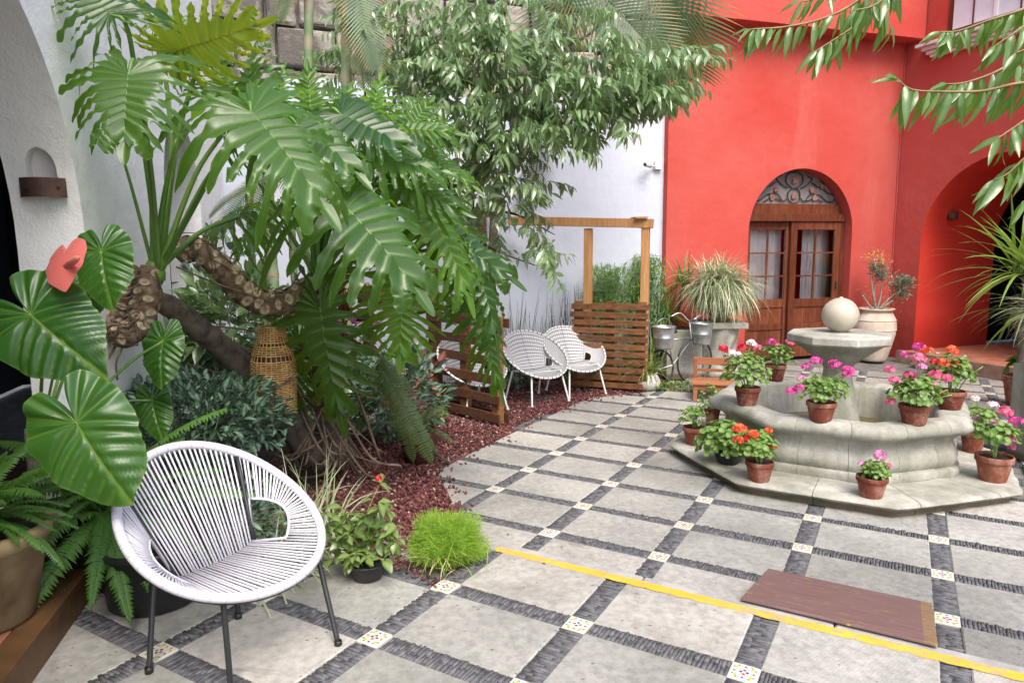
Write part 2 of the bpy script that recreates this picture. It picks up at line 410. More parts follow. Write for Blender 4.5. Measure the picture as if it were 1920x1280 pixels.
mTwig = simple('reddish_twig', (.20, .12, .05), (.30, .22, .10), 20, .6)
mPhil = leafmat('philodendron_leaf', (.018, .066, .012), (.060, .140, .024), (.38, .68, .02), .33, .42, (.14, .26, .05), spec=.7, rw=.55)
mPhilB = leafmat('young_philodendron_leaf', (.042, .125, .016), (.085, .205, .025), (.42, .70, .03), .36, .44, (.26, .38, .06), spec=.5, rw=.45)
mPhilYel = leafmat('yellowing_philodendron_leaf', (.07, .22, .015), (.26, .34, .02), (.65, .70, .05), .35, .5, (.50, .46, .05), scale=9)
mPetiole = leafmat('philodendron_stalk', (.07, .16, .03), (.17, .30, .06), (.3, .5, .1), .35, .1, (.3, .35, .1))
mAnth = leafmat('anthurium_leaf', (.020, .080, .012), (.042, .125, .018), (.20, .42, .02), .32, .22, (.15, .25, .04), spec=.5)
mSpathe = leafmat('pink_spathe', (.52, .05, .055), (.68, .20, .17), (.9, .3, .25), .28, .25)
mFern = leafmat('fern_frond', (.05, .14, .025), (.11, .24, .05), (.35, .6, .08), .5, .35)
mFernDark = leafmat('hanging_fern_frond', (.05, .10, .03), (.12, .17, .06), (.3, .45, .08), .5, .3)
mTree = leafmat('willowy_tree_leaf', (.060, .125, .052), (.155, .25, .115), (.36, .55, .14), .25, .32, (.26, .36, .16), spec=1.0, scale=5)
mPeach = leafmat('peach_leaf', (.05, .12, .02), (.11, .21, .035), (.40, .70, .04), .25, .42, (.20, .30, .12), spec=.8)
mPalm = leafmat('palm_leaflet', (.035, .085, .03), (.085, .15, .055), (.25, .38, .08), .45, .25, (.62, .28, .06))
mPalmStem = NT('ringed_palm_stem'); mPalmStem.set(.5, .4)
mPalmStem.base(mPalmStem.mix(mPalmStem.attr(), mPalmStem.ramp(mPalmStem.noise(9, 4), [(.3, (.12, .19, .08)), (.7, (.26, .33, .2))]), (.30, .25, .18))); mPalmStem = mPalmStem.m
mVarieg = leafmat('variegated_strap_leaf', (.13, .21, .07), (.20, .29, .12), (.5, .55, .3), .45, .25, (.80, .78, .58))
mStrap = leafmat('green_strap_leaf', (.05, .13, .02), (.13, .26, .04), (.35, .55, .06), .4, .3, (.5, .5, .15))
mDarkLeaf = leafmat('dark_ground_cover_leaf', (.020, .060, .026), (.045, .105, .045), (.1, .2, .06), .35, .15, (.20, .30, .22))
mLime = leafmat('lime_feathery_leaf', (.17, .32, .03), (.38, .54, .08), (.6, .85, .1), .6, .45, scale=14)
mGer = leafmat('geranium_leaf', (.055, .15, .025), (.19, .33, .06), (.4, .6, .08), .5, .3, (.26, .34, .12), scale=22, rw=.2)
mBegonia = leafmat('begonia_leaf', (.040, .11, .025), (.12, .23, .045), (.3, .5, .06), .25, .28, (.26, .30, .10), scale=16, rw=.1)
mCroton = leafmat('dark_red_croton_leaf', (.07, .015, .018), (.22, .05, .05), (.4, .1, .08), .3, .2, (.45, .2, .16))
mBamboo = leafmat('bamboo_leaf', (.11, .21, .05), (.21, .36, .10), (.4, .6, .1), .5, .35)
mHorse = simple('dark_horsetail_stem', (.018, .028, .022), (.05, .065, .045), 30, .6)
mSucc = leafmat('grey_green_succulent', (.16, .22, .15), (.26, .32, .22), (.3, .4, .2), .5, .1, (.52, .42, .12))
mSoil = simple('potting_soil', (.02, .014, .01), (.05, .035, .025), 30, .95, .8, 90)
FL = {k: leafmat('petal_' + k, a, b, b, .5, .3, c) for k, a, b, c in (
    ('pink', (.75, .10, .22), (.82, .22, .36), (.8, .25, .45)), ('magenta', (.62, .02, .25), (.72, .06, .38), (.9, .3, .6)),
    ('crimson', (.60, .008, .03), (.7, .02, .05), (.8, .05, .1)), ('orange', (.80, .07, .02), (.85, .14, .04), (.9, .25, .1)),
    ('white', (.78, .76, .74), (.85, .84, .82), (.9, .7, .75)), ('lilac', (.66, .12, .42), (.78, .3, .58), (.88, .55, .75)))}
mPetYel = leafmat('petal_yellow', (.7, .5, .03), (.8, .62, .08), (.8, .7, .1))
def _glass():
    n = NT('window_glass'); n.base((.9, .93, .95)); n.set(.03, .5)
    n.p.inputs['Transmission Weight'].default_value = 1.; n.p.inputs['IOR'].default_value = 1.45
    t = n.n('ShaderNodeBsdfTransparent'); g = n.n('ShaderNodeBsdfGlossy'); g.inputs['Roughness'].default_value = .03
    mx = n.n('ShaderNodeMixShader'); fr = n.n('ShaderNodeFresnel'); fr.inputs[0].default_value = 1.5
    n.put(fr.outputs[0], mx.inputs[0]); n.put(t.outputs[0], mx.inputs[1]); n.put(g.outputs[0], mx.inputs[2]); n.put(mx.outputs[0], n.out.inputs[0]); return n.m
mGlass = _glass()
mCurtain = simple('white_curtain', (.62, .63, .65), (.74, .75, .77), 6, .9)
mDarkRoom = simple('painted_dark_interior', (.02, .02, .024), (.03, .03, .035), 3, .9)  # unlit gloom of corridor and passage painted as near-black walls
mWater = NT('fountain_water'); mWater.base((.10, .08, .035)); mWater.set(.04, .6); mWater.bump(mWater.noise(9, 3), .08, .01); mWater = mWater.m
mPlWhite = simple('white_plastic', (.7, .7, .68), None, rough=.4)
mSill = simple('painted_sill', (.66, .55, .53), (.76, .68, .66), 6, .6, .2, 50)

# ================================================================== GROUND
def clip(poly, p, n):
    """keep the part of poly where (q-p).n >= 0"""
    out = []
    for i in range(len(poly)):
        a, b = poly[i - 1], poly[i]
        da = (a[0] - p[0]) * n[0] + (a[1] - p[1]) * n[1]; db = (b[0] - p[0]) * n[0] + (b[1] - p[1]) * n[1]
        if (da >= 0) != (db >= 0):
            t = da / (da - db); out.append((a[0] + (b[0] - a[0]) * t, a[1] + (b[1] - a[1]) * t))
        if db >= 0: out.append(b)
    return out
def area(p): return abs(sum(p[i - 1][0] * p[i][1] - p[i][0] * p[i - 1][1] for i in range(len(p)))) / 2 if len(p) > 2 else 0
court = struct(MB().prism([(-12, -8), (16, -8), (16, 22), (-12, 22)], -.16, -.035).build('courtyard_floor', mBed))
# left border between paving and gravel
QB = [Vector((-.33, 3.98, 0)), Vector((-.551, 4.866, 0)), Vector((.197, 6.406, 0)), Vector((.862, 7.335, 0)), Vector((1.419, 7.56, 0))]
FC = Vector((2.42, 5.07, 0)); OA = [math.radians(262.5 + 45 * k) for k in range(8)]
def far_clip(poly):
    poly = clip(poly, EDGE0 + EF * .10, EF)
    cx = sum(p[0] for p in poly) / max(1, len(poly)); cy = sum(p[1] for p in poly) / max(1, len(poly))
    for a, b in zip(QB[:-1], QB[1:]):
        if a is QB[3] and cx > 1.95: continue
        d = (b - a); poly = clip(poly, a, (d.y, -d.x))
        if len(poly) < 3: return []
    if cy > 7.75 and cx < 2.15: return []
    poly = clip(poly, PA(0, -.0), -NA); poly = clip(poly, PB(0, -.38), -NB) if cx > 4.6 else poly
    return poly
def near_clip(poly):
    poly = clip(poly, EDGE0 - EF * .005, -EF)
    return clip(poly, PC(0, -.005), -NC)
mid_o = Vector((-.0755 * H, 2.8014 * H, 0))
far_u = Vector((math.cos(-.5164), math.sin(-.5164), 0)); far_v = Vector((-far_u.y, far_u.x, 0))
near_o = Vector((-.1868 * H, 1.7845 * H, 0)); near_v = Vector((-EN.y, EN.x, 0))
terrace = None
def paving(parent, o0, u, v, su, sv, ir, jr, clipper, z, lo, skip=lambda c: False):
    slV = []; bw = .094
    for i in ir:
        for j in jr:
            c = o0 + u * (su * i) + v * (sv * j)
            if not skip(c):
                # slab
                r = [c + u * (bw / 2) + v * (bw / 2), c + u * (su - bw / 2) + v * (bw / 2), c + u * (su - bw / 2) + v * (sv - bw / 2), c + u * (bw / 2) + v * (sv - bw / 2)]
                r = clipper([(p.x + random.uniform(-.003, .003), p.y + random.uniform(-.003, .003)) for p in r])
                if area(r) > .004:
                    cx = sum(p[0] for p in r) / len(r); cy = sum(p[1] for p in r) / len(r); dz = random.uniform(-.003, .003)
                    m = MB().prism([(x - cx, y - cy) for x, y in r], -.05, 0, .005); s = m.build('paving_slab', mSlab, parent)
                    s.location = (cx, cy, z + dz); s.rotation_euler = (random.gauss(0, .0025), random.gauss(0, .0025), 0)
                t = clipper([(c + u * a * .05 + v * b * .05).to_tuple()[:2] for a, b in ((-1, -1), (1, -1), (1, 1), (-1, 1))])
                if area(t) > .0095:
                    s = link('glazed_tile', TILE, mTile, parent); s.location = (c.x, c.y, z + .001)
                    s.rotation_euler = (0, 0, math.atan2(u.y, u.x) + PI / 2 * random.randrange(4))
            # slates on edge
            for (d, e, L) in ((u, v, su), (v, u, sv)):
                q = .053
                while q < L - .053:
                    w = random.uniform(.008, .018) * (1 if c.y < 6 else 1.8)
                    p = c + d * (q + w / 2) + e * random.uniform(-.003, .003)
                    q += w + .002
                    if skip(p): continue
                    t = clipper([(p + e * .05).to_tuple()[:2], (p - e * .05).to_tuple()[:2], (p + d * .001).to_tuple()[:2]])
                    if area(t) < 3e-5: continue
                    nseg = 2 if random.random() < .5 else 1
                    cut = random.uniform(-.02, .02)
                    for (a0, a1) in (((-.049, .049),) if nseg == 1 else ((-.049, cut - .001), (cut + .001, .049))):
                        hz = z - .004 + random.gauss(0, .0018); tl = random.gauss(0, .12); sk = random.gauss(0, .0018)
                        ax, az = d, Vector((0, 0, 1))
                        for sgn, zz in ((0, z - .04), (1, hz)):
                            for (aa, ww) in ((a0, -w / 2), (a1, -w / 2), (a1, w / 2), (a0, w / 2)):
                                pp = p + e * aa + d * (ww * (1 if sgn == 0 else .86) + (sk if aa > 0 else -sk)); slV.append((pp.x, pp.y, zz + (tl * ww if sgn else 0)))
    V = np.array(slV); N = len(V) // 8
    tf = np.array([(4, 5, 6, 7), (0, 1, 5, 4), (1, 2, 6, 5), (2, 3, 7, 6), (3, 0, 4, 7)])
    Fq = (tf[None] + (np.arange(N) * 8)[:, None, None]).reshape(-1, 4)
    o = stuff(np_mesh('slate_strips', V, Fq, mSlate, parent)); return o
TILE = bpy.data.meshes.new('glazed_tile'); _t = MB().cbox((0, 0, -.015), (.098, .098, .03), .003); TILE.from_pydata(_t.v, [], _t.f); TILE.materials.append(mTile)
def skip_far(c):
    return (c - FC).length < .95 or not (-1.2 < c.x < 7.5 and 2.2 < c.y < 11.5) or abs(c.x / max(c.y, .1)) > .86
paving(court, mid_o, far_u, far_v, .4006 * H, .295 * H, range(-3, 12), range(-9, 13), far_clip, 0., None, skip_far)
terrace = struct(MB().prism([tuple((EDGE0 + EN * a + EF * b).to_tuple()[:2]) for a, b in ((-2.4, -7), (7, -7), (7, .0), (-2.4, .0))], -.03, NZ - .045).build('upper_terrace', mBed))
def skip_near(c): return not (-2.6 < c.x < 3.6 and 1.2 < c.y < 4.2) or c.x < -1.3 - .5 * 0 and (c - EDGE0).dot(EF) > .05 or ((c - near_o).dot(near_v) > -.12 and (c - near_o).dot(EN) < -.2 and False)
def near_clip2(poly):
    poly = near_clip(poly)
    if len(poly) < 3: return []
    cx = sum((Vector((x, y, 0)) - near_o).dot(EN) for x, y in poly) / len(poly)
    return clip(poly, near_o + near_v * .05, -near_v) if cx < -.02 else poly
paving(terrace, near_o, EN, near_v, .3953 * H, .2886 * H, range(-4, 6), range(-4, 3), near_clip2, NZ, None, skip_near)
mCurb = simple('concrete_curb', (.27, .265, .25), (.40, .39, .37), 9, .85, .4, 90)
c0 = EDGE0 + EN * -.02
cb = MB(); q = -.04
while q < 6.5:
    L = .78; a, b = EDGE0 + EN * q, EDGE0 + EN * (q + L - .006)
    m = MB(); m.prism([(p.x, p.y) for p in (a + EF * .001, b + EF * .001, b + EF * .092, a + EF * .092)], -.03, NZ - .001, .006)
    m.build('edge_stone', mCurb, terrace); q += L
ym = MB(); N = 90; L = 2.18; vs = []
for i in range(N + 1):
    t = i / N * L; w = .028 + .0025 * math.sin(i * 1.7) + random.uniform(-.0018, .0018)
    e = min(t / .02, (L - t) / .02, 1) * w; c = EDGE0 + EN * t + EF * .014
    vs += [c - EF * e + Vector((0, 0, NZ + .0032)), c + EF * e + Vector((0, 0, NZ + .0032))]
ym.add(vs, [(2 * i, 2 * i + 2, 2 * i + 3, 2 * i + 1) for i in range(N)]); ym.build('yellow_painted_line', mYellow, terrace)

# gravel bed
def bed_poly_ok(x, y):
    p = Vector((x, y, 0))
    if (p - PC(0)).dot(NC) > -.02: return False
    if (p - PA(3.6, .16)).dot(NA) > 0: return False
    d = (p - EDGE0).dot(EF)
    if d > .09:
        for a, b in zip(QB[:-1], QB[1:]):
            dd = b - a
            if (p - a).dot(Vector((-dd.y, dd.x, 0))) > .01: return True
        if y > 7.6 and x < 2.15: return True
        return False
    return (p - near_o).dot(near_v) > .05 and (p - near_o).dot(EN) < -.03
gx = np.arange(-4., 2.5, .12); gy = np.arange(2.6, 10, .12); vs = []; fs = []
for yy in gy:
    for xx in gx:
        p = Vector((xx, yy, 0)); z = groundz(xx, yy) - .012 + .015 * math.sin(xx * 5) * math.sin(yy * 4)
        inside = bed_poly_ok(xx, yy)
        if not inside: z = min(z, -.034) if (p - EDGE0).dot(EF) > .12 else min(z, .02)
        vs.append((xx, yy, z))
nx = len(gx)
for j in range(len(gy) - 1):
    for i in range(nx - 1): fs.append((j * nx + i, j * nx + i + 1, (j + 1) * nx + i + 1, (j + 1) * nx + i))
bed = struct(MB().add(vs, fs).build('gravel_bed', mGravelBase, None, True))
P = []
while len(P) < 21000:
    k = rng.random()
    if k < .75: x, y = rng.uniform(-1.3, 1.6), rng.uniform(3.1, 8.1)
    else: x, y = rng.uniform(-3.2, 2.2), rng.uniform(3., 9.3)
    if not bed_poly_ok(x, y): continue
    if k < .75 and y > 5.6 and rng.random() < .35: continue
    P.append((x, y, groundz(x, y) + .015 * math.sin(x * 5) * math.sin(y * 4) + rng.uniform(-.012, .006)))
for k in range(150):
    i = int(rng.integers(0, 4)); a, b = QB[i], QB[i + 1]; dd = (b - a).normalized(); p = a.lerp(b, rng.random()) + Vector((dd.y, -dd.x, 0)) * abs(rng.normal(0, .07)); P.append((p.x, p.y, .006))
for k in range(60):
    p = near_o - EN * rng.uniform(0, .9) + near_v * (.05 - abs(rng.normal(0, .06))); P.append((p.x, p.y, NZ + .006))
t_ = (1 + 5 ** .5) / 2
ico = np.array([(-1, t_, 0), (1, t_, 0), (-1, -t_, 0), (1, -t_, 0), (0, -1, t_), (0, 1, t_), (0, -1, -t_), (0, 1, -t_), (t_, 0, -1), (t_, 0, 1), (-t_, 0, -1), (-t_, 0, 1)]) / 1.9
icof = np.array([(0, 11, 5), (0, 5, 1), (0, 1, 7), (0, 7, 10), (0, 10, 11), (1, 5, 9), (5, 11, 4), (11, 10, 2), (10, 7, 6), (7, 1, 8), (3, 9, 4), (3, 4, 2), (3, 2, 6), (3, 6, 8), (3, 8, 9), (4, 9, 5), (2, 4, 11), (6, 2, 10), (8, 6, 7), (9, 8, 1)])
ico = ico * rng.uniform(.72, 1.2, (12, 1))
R = rng.normal(size=(len(P), 3, 3)); R, _ = np.linalg.qr(R)
R = R * (rng.uniform(.008, .017, (len(P), 1, 1)) * np.array([1, .8, .65])[None, None, :])
V, Fc, A = scatter(ico, icof, R, np.array(P), None, rng.random(len(P)) ** 1.1)
stuff(np_mesh('lava_gravel', V, Fc, mGravel, bed, A))

# ================================================================== WALLS
def arch_wall(mb, P0, U, Nn, t0, t1, z0, z1, th, ops, back=True, niche=None, rv=None):
    """wall face along U with arched openings ops=[(centre, radius, spring, sill)], thickness th along Nn"""
    def pt(t, o, z): return P0 + U * t + Nn * o + Vector((0, 0, z))
    def quad(a, b, c, d): mb.add([a, b, c, d], [(0, 1, 2, 3)])
    def strip(ta, tb, za0, za1, zb0, zb1, o):
        quad(pt(ta, o, za0), pt(tb, o, zb0), pt(tb, o, zb1), pt(ta, o, za1))
    def solid(ta, tb, za, zb, o):
        n = max(1, int(abs(tb - ta) / .5))
        for i in range(n): strip(ta + (tb - ta) * i / n, ta + (tb - ta) * (i + 1) / n, za, zb, za, zb, o)
    for o in ((0, th) if back else (0,)):
        cur = t0
        for (c, r, sp, sill) in ops:
            if c - r > cur: solid(cur, c - r, z0, z1, o)
            K = 28
            for k in range(K):
                a0, a1 = PI - PI * k / K, PI - PI * (k + 1) / K
                strip(c + r * math.cos(a0), c + r * math.cos(a1), sp + r * math.sin(a0), z1, sp + r * math.sin(a1), z1, o)
            if sill > z0: solid(c - r, c + r, z0, sill, o)
            cur = c + r
        if cur < t1: solid(cur, t1, z0, z1, o)
    for (c, r, sp, sill) in ops:
        K = 320 if niche and c == ops[0][0] else 28; pr = [(c - r, sill)] + [(c - r * math.cos(PI * k / K), sp + r * math.sin(PI * k / K)) for k in range(K + 1)] + [(c + r, sill)]
        for (ta, za), (tb, zb) in zip(pr[:-1], pr[1:]):
            zm = (za + zb) / 2
            if niche and c == ops[0][0] and ta > c and niche[0] < zm < niche[1] and zb < za:
                oc, hw, dd = niche[2:]; kf = lambda q: hw * (1 if q < .5 else math.sqrt(max(0, 1 - ((q - .5) / .5) ** 2))); wa, wb = [kf(min(1, max(0, (q - niche[0]) / (niche[1] - niche[0])))) for q in (za, zb)]
                quad(pt(ta, 0, za), pt(tb, 0, zb), pt(tb, oc - wb, zb), pt(ta, oc - wa, za)); quad(pt(ta, oc + wa, za), pt(tb, oc + wb, zb), pt(tb, th, zb), pt(ta, th, za))
                quad(pt(ta + dd, oc - wa, za), pt(tb + dd, oc - wb, zb), pt(tb + dd, oc + wb, zb), pt(ta + dd, oc + wa, za))
                quad(pt(ta, oc - wa, za), pt(tb, oc - wb, zb), pt(tb + dd, oc - wb, zb), pt(ta + dd, oc - wa, za)); quad(pt(ta, oc + wa, za), pt(tb, oc + wb, zb), pt(tb + dd, oc + wb, zb), pt(ta + dd, oc + wa, za))
            else: (rv or mb).add([pt(ta, 0, za), pt(tb, 0, zb), pt(tb, th, zb), pt(ta, th, za)], [(0, 1, 2, 3)])
    quad(pt(t0, 0, z0), pt(t0, th, z0), pt(t0, th, z1), pt(t0, 0, z1)); quad(pt(t1, 0, z0), pt(t1, 0, z1), pt(t1, th, z1), pt(t1, th, z0))
    quad(pt(t0, 0, z1), pt(t0, th, z1), pt(t1, th, z1), pt(t1, 0, z1))
    return mb
TA1 = 3.765
rb = thing('red_building', PA(1.8), 'red plastered building with the arched door and the deep arched passage', 'building')
local(arch_wall(MB(), COR, UA, NA, 0.0, TA1, -.03, 6.2, .42, [(1.637, .87, 1.80, -.03)]).build('wall', mRed), rb)
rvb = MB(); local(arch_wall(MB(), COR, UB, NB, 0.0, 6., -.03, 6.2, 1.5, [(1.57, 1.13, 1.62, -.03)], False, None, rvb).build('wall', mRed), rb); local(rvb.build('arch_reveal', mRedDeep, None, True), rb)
m = MB()                                                     # projecting upper storey
zl = 4.42
def slabq(m, pts): m.add(pts, [(0, 1, 2, 3)])
p = [PA(-.0, -.3, zl), PA(TA1 + .02, -.3, zl), PA(TA1 + .02, -.003, zl), PA(0, -.003, zl)]
m.add(p + [q + Vector((0, 0, 1.6)) for q in p], [(3, 2, 1, 0), (0, 1, 5, 4), (1, 2, 6, 5), (4, 5, 6, 7)]); local(m.build('upper_storey', mRed), rb)
# thin ridge where the two walls meet
m = MB(); m.tube([PA(.02, -.012, z) + Vector((.004 * math.sin(z * 9), 0, 0)) for z in np.linspace(0, 4.4, 30)], .010, 6); local(m.build('corner_joint', mRed, None, True), rb)
# building end edge and plinth cap at platform
# passage behind the arch: room painted near-black for its gloom
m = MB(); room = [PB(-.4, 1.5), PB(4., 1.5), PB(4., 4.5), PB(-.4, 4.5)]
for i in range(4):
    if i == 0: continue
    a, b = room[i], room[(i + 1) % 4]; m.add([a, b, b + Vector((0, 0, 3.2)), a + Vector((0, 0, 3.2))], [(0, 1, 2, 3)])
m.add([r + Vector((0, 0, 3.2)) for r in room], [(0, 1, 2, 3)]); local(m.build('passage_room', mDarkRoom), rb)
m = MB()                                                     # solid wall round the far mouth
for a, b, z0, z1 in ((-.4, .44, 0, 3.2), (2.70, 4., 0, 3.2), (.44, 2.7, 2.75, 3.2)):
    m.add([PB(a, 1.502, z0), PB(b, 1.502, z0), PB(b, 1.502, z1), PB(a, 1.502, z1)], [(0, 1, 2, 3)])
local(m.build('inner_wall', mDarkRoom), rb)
# door leafs, frame, fanlight ------------------------------------------------
door = thing('arched_door', PA(1.637, .14), 'varnished red-brown double door with panes under an ironwork fanlight', 'door')
def dq(t, o, z): return PA(t, o, z)
dM = Matrix((-UA, NA, Vector((0, 0, 1)))).transposed()       # x to the right (towards the corner)
def dbox(name, x0, x1, z0, z1, o0, o1, mat, parent, bv=.004):
    """x measured to the right from the opening's left jamb"""
    c = PA(2.507 - (x0 + x1) / 2, (o0 + o1) / 2, (z0 + z1) / 2)
    o = MB().box((0, 0, 0), (x1 - x0, o1 - o0, z1 - z0)).build(name, mat); o.location = c; o.rotation_euler = (0, 0, math.atan2(-UA.y, -UA.x))
    if parent: mw = o.matrix_basis.copy(); local(o, parent)
    if bv: bev(o, bv)
    return o
WD = 1.74; lo_, hi_ = .14, .24
dbox('transom', .005, WD - .005, 2.06, 2.20, .16, .26, mDoor, door); dbox('lintel', .005, WD - .005, 1.955, 2.06, .11, .26, mDoor, door)
dbox('jamb', .004, .07, 0, 1.955, .13, .25, mDoor, door); dbox('jamb', WD - .075, WD - .004, 0, 1.955, .13, .25, mDoor, door)
def leaf_door(x0, x1, o, handle):
    w = x1 - x0; st = .105
    d = dbox('door_leaf', x0, x0 + st, 0.02, 1.95, o, o + .045, mDoor, door)
    dbox('stile', x1 - st, x1, 0.02, 1.95, o, o + .045, mDoor, d); 
    for z0, z1 in ((1.84, 1.95), (.74, .86), (.02, .17), (.42, .50)): dbox('rail', x0 + st, x1 - st, z0, z1, o + .002, o + .043, mDoor, d, .003)
    cx = (x0 + x1) / 2
    dbox('muntin', cx - .011, cx + .011, .86, 1.84, o + .008, o + .036, mDoor, d, .002)
    zs = [.86 + (1.84 - .86) * k / 3 for k in range(4)]
    for z in zs[1:-1]: dbox('muntin', x0 + st, x1 - st, z - .010, z + .010, o + .010, o + .034, mDoor, d, .002)
    for k in range(3):
        for a, b in ((x0 + st, cx - .011), (cx + .011, x1 - st)): dbox('pane', a, b, zs[k] + .011, zs[k + 1] - .011, o + .020, o + .024, mGlass, d, 0)
    for z0, z1 in ((.17, .42), (.50, .74)):
        n = 3
        for k in range(n):
            a = x0 + st + (w - 2 * st) * k / n; dbox('panel_board', a + .002, a + (w - 2 * st) / n - .002, z0, z1, o + .018, o + .030, mDoor, d, .003)
    if handle: dbox('handle', x1 - .06, x1 - .04, .98, 1.10, o - .02, o, mIron, d, .003)
leaf_door(.07, .87, .19, False); leaf_door(.81, WD - .075, .135, True)
# fanlight: glass, segments, scrolls
m = MB(); K = 24; r_ = .865
V_ = [PA(1.637, .215, 2.2)] + [PA(1.637 + r_ * math.cos(a), .215, 1.80 + r_ * math.sin(a)) for a in np.linspace(math.asin(.4 / r_), PI - math.asin(.4 / r_), K)]
m.add(V_, [(0, i, i + 1) for i in range(1, K)]); fl = local(m.build('fanlight_pane', simple('frosted_fanlight', (.15, .14, .14), (.24, .23, .235), 3, .3)), door)
def fan(x, z): return PA(1.637 - x, .195, z)
def scroll(pts, r=.008, n='scroll'):
    return local(MB().tube(spline([fan(*q) for q in pts], 8), r, 6).build(n, mIron, None, True), door)
def circ(cx, cz, r): return [(cx + r * math.cos(a), cz + r * math.sin(a)) for a in np.linspace(0, 2 * PI, 15)]
scroll(circ(0, 2.315, .105)); scroll([(-.04, 2.42), (-.14, 2.50), (-.12, 2.60), (0, 2.64), (.12, 2.60), (.14, 2.50), (.04, 2.42)])
for s in (-1, 1):
    scroll([(s * .10, 2.29), (s * .18, 2.24), (s * .27, 2.33), (s * .36, 2.34), (s * .43, 2.26), (s * .50, 2.23)])
    scroll([(s * .20, 2.25), (s * .28, 2.26), (s * .36, 2.33), (s * .46, 2.32), (s * .56, 2.25), (s * .68, 2.24), (s * .70, 2.28)])
    scroll([(s * .11, 2.42), (s * .22, 2.47), (s * .30, 2.55), (s * .22, 2.59)]); scroll([(s * .30, 2.50), (s * .42, 2.44), (s * .52, 2.47), (s * .46, 2.53)])
    scroll([(s * .50, 2.42), (s * .58, 2.36), (s * .68, 2.34)])
mPetI = simple('rusty_leaf_plate', (.20, .09, .06), (.33, .17, .12), 14, .6)
for x, z, a, w in ((0, 2.31, 0, .055), (0, 2.52, 0, .06), (-.36, 2.29, .5, .06), (.36, 2.29, -.5, .06), (.3, 2.40, .9, .05), (-.3, 2.4, -.9, .05), (.48, 2.45, .6, .05), (-.48, 2.45, -.6, .05)):
    m = MB(); vs = []
    for k in range(10):
        t = 2 * PI * k / 10; rr = w * (.62 + .38 * abs(math.cos(t * 1.5 + a))); vs.append(fan(x + rr * math.cos(t + a), z + rr * math.sin(t + a) * .8) - NA * (.004))
    vs2 = [v - NA * .008 for v in vs]; m.add(vs + vs2, [tuple(range(10, 20))] + [(k, (k + 1) % 10, 10 + (k + 1) % 10, 10 + k) for k in range(10)]); local(m.build('leaf_plate', mPetI), door)
# curtains inside
cur = thing('curtain', PA(1.637, .6), 'pair of pale curtains hanging behind the glass of the double door', 'curtain')
for x0, x1, off in ((-.1, .85, .40), (1.22, 1.85, .40)):
    vs = []; K = 60
    for k in range(K + 1):
        x = x0 + (x1 - x0) * k / K; o = off + .022 * math.sin(k * 1.15) + .01 * math.sin(k * .37)
        vs += [PA(2.507 - x, o, .03), PA(2.507 - x, o, 2.0)]
    local(MB().add(vs, [(2 * k, 2 * k + 2, 2 * k + 3, 2 * k + 1) for k in range(K)]).build('curtain_panel', mCurtain, None, True), cur)
m = MB(); q4 = [PA(-.2, .425), PA(3.6, .425), PA(3.6, 3.), PA(-.2, 3.)]
for i in (1, 2, 3):
    a, b = q4[i], q4[(i + 1) % 4]; m.add([a, b, b + Vector((0, 0, 3)), a + Vector((0, 0, 3))], [(0, 1, 2, 3)])
m.add([q + Vector((0, 0, 3)) for q in q4], [(0, 1, 2, 3)]); local(m.build('door_room', simple('room_wall', (.30, .29, .27), (.38, .36, .34))), rb)
# window top right on wall B
win = thing('upper_window', PB(1.1, 0, 4.2), 'wooden upstairs window with white mullions above a moulded sill', 'window')
bM_ = lambda: math.atan2(UB.y, UB.x)
def bbox(name, t0, t1, z0, z1, o0, o1, mat, parent, bv=.004):
    o = MB().box((0, 0, 0), (t1 - t0, o1 - o0, z1 - z0)).build(name, mat); o.location = PB((t0 + t1) / 2, (o0 + o1) / 2, (z0 + z1) / 2); o.rotation_euler = (0, 0, bM_())
    if parent: local(o, parent)
    if bv: bev(o, bv)
    return o
bbox('window_frame', .62, 1.95, 4.34, 5.6, -.012, .03, mDoor, win)
for a in (.70, 1.30): 
    bbox('pane', a, a + .55, 4.42, 5.5, -.02, -.0135, simple('pane_painted_sky_sheen', (.55, .56, .6), (.68, .69, .73), 2, .15), win, 0)  # sky reflection painted in as the pale opaque pane colour
    bbox('mullion', a + .27, a + .29, 4.42, 5.5, -.032, -.0205, mDoor, win, .002)
bbox('mullion', 1.25, 1.30, 4.42, 5.5, -.034, -.0205, mPlWhite, win, .002)
for k, (z0, z1, pr, e) in enumerate(((4.27, 4.31, .20, .30), (4.22, 4.268, .15, .36), (4.17, 4.218, .11, .40), (4.13, 4.168, .08, .44))): bbox('sill_moulding', e, 2.6, z0, z1, -pr, -.002, mSill, win, .006)
# white back wall and old stone wall above it
WB0 = PA(TA1, .10); WU = UA
m = MB(); Lw = 5.7
def WP(t, o, z): return WB0 + WU * t + NA * o + Vector((0, 0, z))
ztop = [3.42 + .06 * math.sin(t * 1.9) for t in np.linspace(0, Lw, 30)]; tt = np.linspace(-.1, Lw, 30)
for i in range(29):
    a, b, za, zb = tt[i], tt[i + 1], ztop[i], ztop[i + 1]
    m.add([WP(a, 0, -.03), WP(b, 0, -.03), WP(b, 0, zb), WP(a, 0, za), WP(b, .14, zb), WP(a, .14, za)], [(0, 1, 2, 3), (3, 2, 4, 5)])
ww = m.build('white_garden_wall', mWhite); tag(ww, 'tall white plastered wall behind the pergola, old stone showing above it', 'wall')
sw = thing('stone_wall', WP(2.8, .2, 3.3), 'old weathered stone block wall above the white plastered wall', 'wall')
local(MB().add([WP(-.1, .16, 3.0), WP(Lw, .16, 3.0), WP(Lw, .16, 6), WP(-.1, .16, 6)], [(0, 1, 2, 3)]).build('mortar', mMortar), sw)
z = 3.14; row = 0
